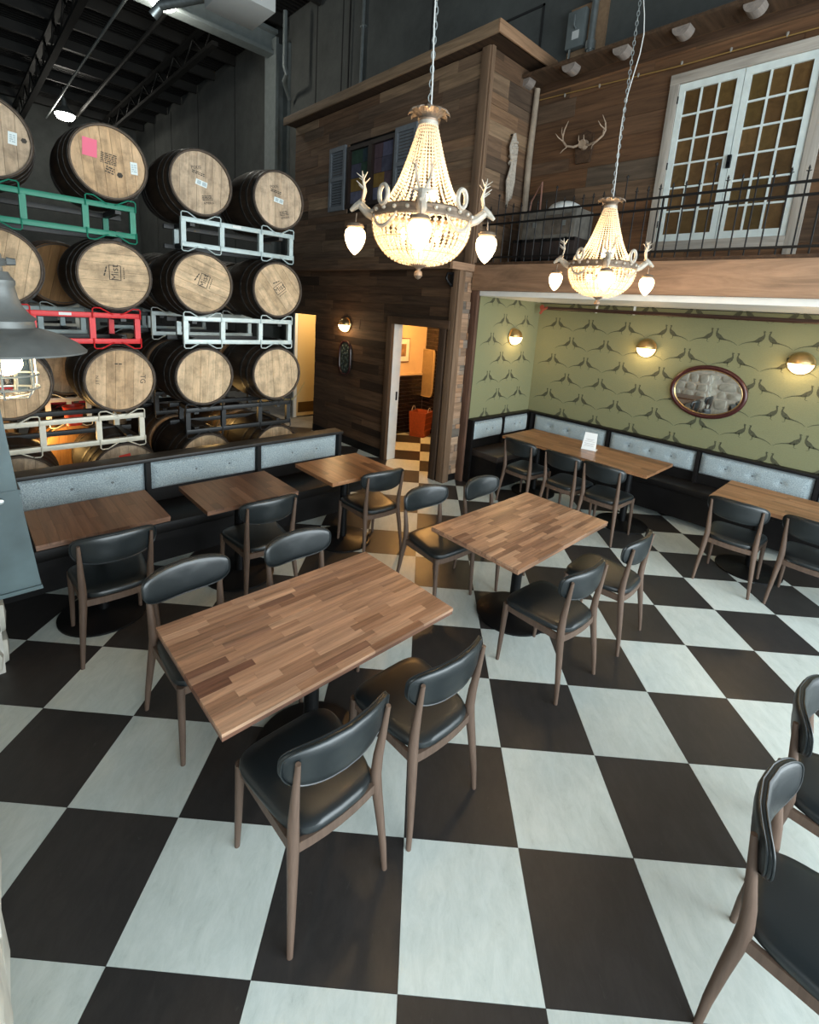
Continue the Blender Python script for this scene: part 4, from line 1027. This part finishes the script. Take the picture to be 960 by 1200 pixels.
# nook pipe with white hangers and red valve
np_ = empty('nook_pipe', (5.47, 0, 2.42), 0, 'dark pipe running under the white ceiling of the nook', 'pipe')
MB().tube([(0, -2.9, 0), (0, 3.1, 0)], .024, 10).build('pipe', plain('dark_red_pipe', (.035, .014, .010), .4), np_)
for v in (2.35, 1.85, -.6): MB().box(-.006, .006, v - .012, v + .012, -.03, .08).build('hanger', white_paint, np_)
vv = empty('sprinkler_valve', (5.46, 3.14, 2.40), 0, 'small red valve at the corner end of the nook pipe', 'valve')
MB().tube([(0, -.06, .03), (0, .02, 0), (0, .06, -.06)], .02, 8).build('body', plain('valve_red', (.26, .05, .03), .5), vv)
MB().lathe([(.035, -.008), (.035, .008)], 12, ax='x', c=(-.03, .02, .03)).build('wheel', plain('valve_red', (.26, .05, .03), .5), vv)

# ---- chandeliers
def mk_crystal():
    m, nt, b = new_mat('crystal_beads')
    tr_ = N(nt, 'ShaderNodeBsdfTranslucent'); tr_.inputs[0].default_value = (1, .92, .78, 1)
    mix = N(nt, 'ShaderNodeMixShader'); mix.inputs[0].default_value = .72
    b.inputs['Base Color'].default_value = (.82, .76, .66, 1); b.inputs['Roughness'].default_value = .12
    out = nt.nodes['Material Output']
    nt.links.new(b.outputs[0], mix.inputs[1]); nt.links.new(tr_.outputs[0], mix.inputs[2]); nt.links.new(mix.outputs[0], out.inputs['Surface'])
    return m
crystal = mk_crystal()
pend_glow = plain('lit_pineapple_glass', (1, .88, .66), .35, emit=(1., .74, .42), estr=4.)
bulb_glow = plain('lit_bulb', (1, .9, .7), .4, emit=(1., .72, .40), estr=40.)
def lathe_beads(prof, n, r, skip=1):
    """strands of octahedral beads following a profile"""
    mb = MB()
    for k in range(n):
        a = 2 * PI * k / n; ca, sa = math.cos(a), math.sin(a)
        for rr3, z in prof:
            c = Vector((ca * rr3, sa * rr3, z))
            t = Vector((-sa, ca, 0)); u_ = Vector((0, 0, 1)); o_ = Vector((ca, sa, 0))
            w = min(r, PI * rr3 / n * .96)
            vs = [c + t * w, c + o_ * w * .7, c - t * w, c - o_ * w * .7, c + u_ * r, c - u_ * r]
            mb.add(vs, [(0, 1, 4), (1, 2, 4), (2, 3, 4), (3, 0, 4), (1, 0, 5), (2, 1, 5), (3, 2, 5), (0, 3, 5)])
    return mb
def deer(parent, ang, rad, big):
    d = Matrix.Rotation(ang, 4, 'Z')
    mb = MB()
    mb.tube([(rad - .035, 0, -.02), (rad + .015, 0, .0), (rad + .055, 0, .035)], [.026, .024, .020], 8)
    mb.tube([(rad + .045, 0, .05), (rad + .075, 0, .030), (rad + .105, 0, .005)], [.021, .017, .009], 8)
    for s in (-1, 1): mb.tube([(rad + .045, s * .015, .055), (rad + .04, s * .055, .065)], [.010, .003], 5)
    for s in (-1, 1):
        mb.tube([(rad + .045, s * .012, .06), (rad + .035, s * .030, .11), (rad + .045, s * .034, .15), (rad + .05, s * .028, .19)], [.0065, .006, .0045, .002], 6)
        mb.tube([(rad + .037, s * .030, .11), (rad + .075, s * .040, .14)], [.005, .002], 5)
        mb.tube([(rad + .044, s * .034, .145), (rad + .02, s * .055, .18)], [.0045, .002], 5)
        mb.tube([(rad + .044, s * .034, .155), (rad + .075, s * .045, .175)], [.004, .0015], 5)
    return mb.xf(d).build('deer_head', pale_bronze, parent)
def chandelier(u, v, z, label, chain_top, yaw):
    c = empty('chandelier', (u, v, z), R(yaw), label, 'chandelier', 'crystal basket chandeliers')
    # crown
    cr = MB()
    for k in range(12):
        a = 2 * PI * k / 12; m = Matrix.Rotation(a, 4, 'Z'); q = MB()
        vs = []
        for i, (rr3, zz, w) in enumerate(((.03, .455, .010), (.055, .475, .020), (.078, .488, .020), (.098, .480, .010), (.104, .468, .002))):
            vs += [(rr3, -w, zz), (rr3, w, zz), (rr3, w, zz - .006), (rr3, -w, zz - .006)]
        fs = []
        for i in range(4):
            for j in range(4): a_ = i * 4 + j; b_ = i * 4 + (j + 1) % 4; fs.append((a_, b_, b_ + 4, a_ + 4))
        fs += [(3, 2, 1, 0), (16, 17, 18, 19)]; q.add(vs, fs, 0, True); q.xf(m); cr.add(q.v, q.f, 0, True)
    cr.lathe([(.045, .435), (.048, .445), (.035, .46), (.02, .475), (.012, .52)], 20)
    cr.build('crown', antique, c)
    MB().lathe([(.047, .415), (.050, .425), (.047, .437)], 24, cap=False).build('neck_ring', pale_bronze, c)
    # upper crystal cone
    prof = []
    zz = .415
    while zz > .02:
        f = (.415 - zz) / .395; rr3 = .048 + .112 * f + .050 * f ** 4 + .012 * f ** 8; prof.append((rr3, zz)); zz -= .0155
    tag(lathe_beads(prof, 34, .0088).build('crystal_strands', crystal, c), kind='stuff')
    prof2 = []
    for i in range(17):
        t = i / 16 * PI / 2 * .97; prof2.append((.243 * math.cos(t) ** .75 + .002, -.03 - .205 * math.sin(t)))
    tag(lathe_beads(prof2, 44, .0125).build('crystal_basket', crystal, c), kind='stuff')
    wires = MB()
    for k in range(22):
        a = 2 * PI * k / 22; wires.tube([(math.cos(a) * (r_ + .011), math.sin(a) * (r_ + .011), zz) for r_, zz in prof2], .0011, 4, cap=False)
    for r_, zz in prof2[5::4]: wires.tube([(math.cos(2 * PI * k / 32) * (r_ + .011), math.sin(2 * PI * k / 32) * (r_ + .011), zz) for k in range(33)], .0013, 4, cap=False)
    wires.build('basket_wires', antique, c)
    # band
    MB().lathe([(.235, -.03), (.252, -.03), (.256, -.02), (.250, 0), (.256, .014), (.248, .022), (.235, .022)], 48, cap=False).build('band', antique, c)
    fr = MB()
    for k in range(24):
        a = 2 * PI * k / 24; fr.lathe([(.001, .010), (.010, .004), (.010, -.006), (.001, -.012)], 6, c=(math.cos(a) * .256, math.sin(a) * .256, 0))
    fr.build('beading', pale_bronze, c)
    for k in range(4):
        a = PI / 4 + k * PI / 2
        # wreath ring and swag between the heads
        W_ = Matrix.Rotation(a, 4, 'Z') @ Matrix.Translation((.262, 0, .055))
        MB().tube([(.0, math.cos(t) * .030, math.sin(t) * .042) for t in [2 * PI * i / 18 for i in range(19)]], .011, 6, cap=False).xf(W_).build('wreath', pale_bronze, c)
        MB().tube([(.262 * math.cos(a + d_), .262 * math.sin(a + d_), -.025 - .062 * (1 - (d_ / .33) ** 2)) for d_ in [-.33 + .66 * i / 12 for i in range(13)]], [.004 + .008 * (1 - abs(i - 6) / 6) for i in range(13)], 6).build('swag', pale_bronze, c)
        deer(c, k * PI / 2, .262, 1)
        W2 = Matrix.Rotation(k * PI / 2, 4, 'Z')
        MB().tube([(.335, 0, -.005), (.338, 0, -.04), (.338, 0, -.05)], .0035, 5).lathe([(.016, -.050), (.040, -.058), (.046, -.072), (.036, -.078)], 14, c=(.338, 0, 0)).xf(W2).build('pendant_cap', antique, c)
        pr = [(.034, -.076), (.050, -.090), (.055, -.115), (.050, -.145), (.036, -.175), (.018, -.198), (.002, -.210)]
        MB().lathe(pr, 20, c=(.338, 0, 0), rmod=lambda k_: 1. if k_ % 2 else .95).xf(W2).build('glass_pendant', pend_glow, c)
    # finial
    MB().lathe([(.05, -.232), (.035, -.245), (.012, -.258), (.010, -.264), (.020, -.275), (.022, -.292), (.012, -.306), (.001, -.312)], 16).build('finial', antique, c)
    # bulbs inside
    for zz, r_ in ((-.10, .10), (.10, .06)):
        for k in range(3 if zz < 0 else 2):
            a = 2 * PI * k / 3 + 1
            MB().lathe([(.002, .03), (.016, .02), (.02, 0), (.012, -.025), (.002, -.03)], 10, c=(r_ * math.cos(a), r_ * math.sin(a), zz)).build('bulb', bulb_glow, c)
    # chain
    ch = MB(); zz = .50; k = 0
    while zz < chain_top - z:
        L = MB().tube([(math.cos(t) * .0085, 0, math.sin(t) * .019) for t in [2 * PI * i / 10 for i in range(11)]], .0028, 5, cap=False)
        L.xf(Matrix.Translation((0, 0, zz + .015)) @ Matrix.Rotation(PI / 2 * (k % 2), 4, 'Z')); ch.add(L.v, L.f, 0, True); zz += .031; k += 1
    o = ch.build('chain', galv, c); tag(o, kind='stuff')
    MB().tube([(.01 + .012 * math.sin(i * .8), .008 * math.cos(i * .8) + .05 * math.exp(-((i - 9) / 2.2) ** 2), .50 + i * .12) for i in range(int((chain_top - z - .5) / .12) + 1)], .0035, 6).build('cable', plain('clear_cable', (.55, .55, .53), .4), c)
    for (zz, pw) in ((-.10, 9), (.10, 5)):
        p = point('chandelier_light', (0, 0, zz), pw, (1., .70, .38), .05); p.parent = c
    for k in range(4):
        p = point('pendant_light', (.338 * math.cos(k * PI / 2) * 1.2, .338 * math.sin(k * PI / 2) * 1.2, -.26), 1.3, WARM, .04); p.parent = c
    return c
chandelier(.917, 1.097, 2.73, 'large crystal basket chandelier with deer heads, the nearer one at upper centre', 8.8, 225)
chandelier(2.877, 1.073, 2.70, 'crystal basket chandelier with deer heads, the farther one in front of the balcony beam', 8.8, 212)

# ---- lantern at the left edge
ln = empty('wall_lantern', (-.817, .595, 2.103), 0, 'grey metal barn lantern with caged glowing bulb at the left edge', 'lamp')
zinc = plain('weathered_zinc', (.12, .125, .12), .5, .35, noise=.18, nscale=22, bump=.08)
MB().lathe([(.154, .006), (.155, .010), (.138, .026), (.108, .044), (.080, .054), (.058, .060), (.056, .058), (.078, .050), (.106, .039), (.136, .021)], 48, cap=False).build('shade', zinc, ln)
MB().lathe([(.058, .056), (.060, .062), (.058, .074), (.064, .079), (.052, .088), (.040, .104), (.033, .124), (.029, .148), (.031, .152), (.031, .160), (.026, .166), (.020, .178)], 32).build('neck', zinc, ln)
MB().tube([(0, 0, .17), (0, .0, .21), (-.03, 0, .26), (-.09, 0, .28), (-.155, 0, .28)], .012, 10).lathe([(.016, .190), (.022, .198), (.016, .206)], 12).build('gooseneck', zinc, ln)
MB().tube([(.018, 0, .20), (.034, 0, .20)], [.009, .007], 8).build('thumb_screw', zinc, ln)
gl, nt, b_ = new_mat('jar_glass'); b_.inputs['Transmission Weight'].default_value = 1.; b_.inputs['Roughness'].default_value = .05; b_.inputs['IOR'].default_value = 1.2; b_.inputs['Base Color'].default_value = (1, .97, .9, 1)
MB().lathe([(.044, .04), (.046, .0), (.046, -.07), (.040, -.085), (.001, -.092)], 28, cap=False).build('glass_jar', gl, ln)
MB().lathe([(.001, .03), (.020, .015), (.026, -.005), (.024, -.02), (.012, -.04), (.001, -.045)], 18).build('bulb', bulb_glow, ln)
cg = MB()
for k in range(6):
    a = 2 * PI * k / 6 + .3; cg.tube([(math.cos(a) * .056, math.sin(a) * .056, .03), (math.cos(a) * .058, math.sin(a) * .058, -.07), (math.cos(a) * .045, math.sin(a) * .045, -.095), (0, 0, -.10)], .0022, 5)
for zz in (-.005, -.045, -.075): cg.tube([(math.cos(t) * .058, math.sin(t) * .058, zz) for t in [2 * PI * i / 24 for i in range(25)]], .0022, 5, cap=False)
cg.build('wire_cage', galv, ln)
p = point('lantern_light', (0, 0, -.02), 2.0, WARM, .03); p.parent = ln
# ---- flared sheet metal hood below it
hd = empty('metal_hood', (0, 0, 0), 0, 'flared grey sheet metal hood jutting from the stone wall at the left edge', 'hood')
hm = plain('blued_sheet_steel', (.045, .066, .070), .42, .35, noise=.3, nscale=7)
def quad_box(z0, z1, w0, w1, name, ext=0):
    v0, v1 = 1.0 - ext, 1.75
    vs = [(-.96, v0, z0), (w0, v0, z0), (w0, v1, z0), (-.96, v1, z0), (-.96, v0, z1), (w1, v0, z1), (w1, v1, z1), (-.96, v1, z1)]
    return MB().add(vs, [(3, 2, 1, 0), (4, 5, 6, 7), (0, 1, 5, 4), (1, 2, 6, 5), (2, 3, 7, 6), (3, 0, 4, 7)]).build(name, hm, hd)
quad_box(1.315, 1.64, -.757, -.790, 'lower_skirt'); quad_box(1.64, 2.25, -.792, -.842, 'upper_panel', .004)
quad_box(1.305, 1.318, -.753, -.755, 'lip', .006); quad_box(1.632, 1.648, -.786, -.787, 'seam', .006)
for x, z in ((-.835, 1.62), (-.90, 1.62)): MB().lathe([(.008, 0), (.008, -.004), (.003, -.007)], 10, ax='y').build('bolt', galv, hd, (x, .992, z))

# ============================================================ RESTROOM AND WALL EQUIPMENT
pc = empty('framed_picture', (5.02, 5.648, 1.55), 0, 'small framed picture on the peach restroom wall', 'picture')
MB().box(-.17, .17, -.015, 0, -.215, .215).build('frame', plain('picture_frame_brown', (.16, .06, .03), .5), pc)
MB().box(-.155, .155, -.017, -.014, -.20, .20).build('mat_board', white_paint, pc)
MB().box(-.08, .08, -.019, -.016, -.11, .11).build('print', plain('picture_print', (.22, .13, .06), .8, noise=.6, nscale=12), pc)
mp_ = empty('wall_panel', (5.60, 5.54, 1.13), 0, 'tall tan rounded panel leaning on the black brick in the restroom', 'panel')
n = 20
MB().prism([(math.copysign(abs(math.cos(2 * PI * k / n)) ** .3, math.cos(2 * PI * k / n)) * .18, math.copysign(abs(math.sin(2 * PI * k / n)) ** .2, math.sin(2 * PI * k / n)) * .45) for k in range(n)], -.03, -.005, ax='x').build('panel', plain('tan_panel', (.28, .21, .11), .4, noise=.1), mp_)
MB().tube([(-.031, math.copysign(abs(math.cos(2 * PI * k / n)) ** .3, math.cos(2 * PI * k / n)) * .17, math.copysign(abs(math.sin(2 * PI * k / n)) ** .2, math.sin(2 * PI * k / n)) * .44) for k in range(n + 1)], .008, 6, cap=False).build('panel_rim', plain('tan_rim', (.45, .33, .18), .4), mp_)
ba = empty('laundry_basket', (5.33, 5.36, 0), R(20), 'orange square basket with two handles on the restroom floor', 'basket')
om = plain('orange_basket', (.28, .055, .012), .7, noise=.15, nscale=30, bump=.3)
MB().add([(-.14, -.14, 0), (.14, -.14, 0), (.14, .14, 0), (-.14, .14, 0), (-.17, -.17, .46), (.17, -.17, .46), (.17, .17, .46), (-.17, .17, .46), (-.155, -.155, .46), (.155, -.155, .46), (.155, .155, .46), (-.155, .155, .46), (-.13, -.13, .03), (.13, -.13, .03), (.13, .13, .03), (-.13, .13, .03)],
    [(3, 2, 1, 0)] + [(k, (k + 1) % 4, (k + 1) % 4 + 4, k + 4) for k in range(4)] + [(k + 4, (k + 1) % 4 + 4, (k + 1) % 4 + 8, k + 8) for k in range(4)] + [(k + 8, (k + 1) % 4 + 8, (k + 1) % 4 + 12, k + 12) for k in range(4)] + [(12, 13, 14, 15)]).build('basket_body', om, ba)
for z in (.12, .24, .36): MB().box(-.15 - z * .05, .15 + z * .05, -.148 - z * .065, -.140 - z * .065, z, z + .012).build('weave_band', plain('orange_dark', (.42, .07, .012), .7), ba)
for y in (-.16, .16): MB().tube([(math.cos(a) * .07, y, .44 + math.sin(a) * .10) for a in [PI * i / 10 for i in range(11)]], .008, 6).build('handle', plain('handle_grey', (.35, .33, .32), .6), ba)
eb = empty('electrical_box', (5.74, 3.15, 6.05), 0, 'grey electrical switch box with conduit on the concrete wall above the eave', 'box')
MB().box(-.16, -.06, -.02, .24, -.2, .25, b=.01).build('box_body', grey_steel, eb)
MB().box(-.06, 0, -.26, .26, -.3, .33).build('backboard', plain('plywood', (.30, .19, .11), .8, noise=.15), eb)
MB().tube([(-.12, -.12, -.8), (-.12, -.12, 1.6)], .045, 10).lathe([(.065, -.28), (.065, -.18)], 12, c=(-.12, -.12, 0)).lathe([(.065, .3), (.065, .42)], 12, c=(-.12, -.12, 0)).build('conduit', galv, eb)
MB().tube([(-.13, .18, -.9), (-.13, .18, -.15)], .015, 8).build('small_conduit', galv, eb)
MB().tube([(-.17, .1, .02), (-.22, .1, .04), (-.22, .1, .16)], .012, 6).build('switch_lever', galv, eb)
MB().box(-.162, -.16, .05, .15, -.1, 0).build('paper_label', white_paint, eb)
hs = MB(); hs.box(5.735, 5.75, 3.90, 3.93, 5.2, 6.66); hs.box(5.735, 5.75, 3.9, 4.75, 6.63, 6.66); hs.box(5.735, 5.75, 4.72, 4.75, 5.2, 6.66)
hs.build('blocked_opening_joint', plain('joint_dark', (.02, .02, .02), .9), wall_b)
ac = empty('unit_heater', (2.53, 6.77, 6.22), 0, 'white boxy unit heater hanging under the roof', 'heater')
MB().box(-.36, .36, -.36, .36, 0, .75, b=.01).build('casing', plain('heater_white', (.55, .56, .54), .5), ac)
for k in range(6): MB().box(-.25 + k * .09, -.19 + k * .09, -.365, -.355, .12, .16).build('vent_slot', black_paint, ac)
for x in (-.3, .3):
    for y in (-.3, .3): MB().tube([(x, y, .75), (x, y, 2.6)], .01, 6).build('hanger_rod', galv, ac)
MB().tube([(-.1, .36, .3), (-.6, 1.4, .3), (-.7, 1.5, .15)], .07, 12).build('flue_pipe', galv, ac)
for k, (x, y, z, lb) in enumerate(((2.75, 21.0, 8.0, 'lit high bay lamp far back, just above the pink labelled barrel'), (2.85, 11.0, 8.0, 'lit high bay lamp at the top edge left of the white heater'))):
    h = empty('high_bay_lamp', (x, y, z), 0, lb, 'lamp', 'high bay lamps under the warehouse roof')
    MB().lathe([(.30, 0), (.26, .12), (.10, .26), (.07, .45), (.07, .5)], 24, cap=False).build('reflector', galv, h)
    MB().lathe([(.27, .01), (.29, -.03), (.22, -.14), (.001, -.20)], 24).build('lens', plain('lit_lens', (1, 1, .95), .5, emit=(1., .97, .85), estr=22.), h)
    MB().tube([(0, 0, .5), (0, 0, .84)], .02, 6).build('stem', galv, h)
    p = point('high_bay_light', (0, 0, -.35), 45, (1., .95, .84), .25); p.parent = h
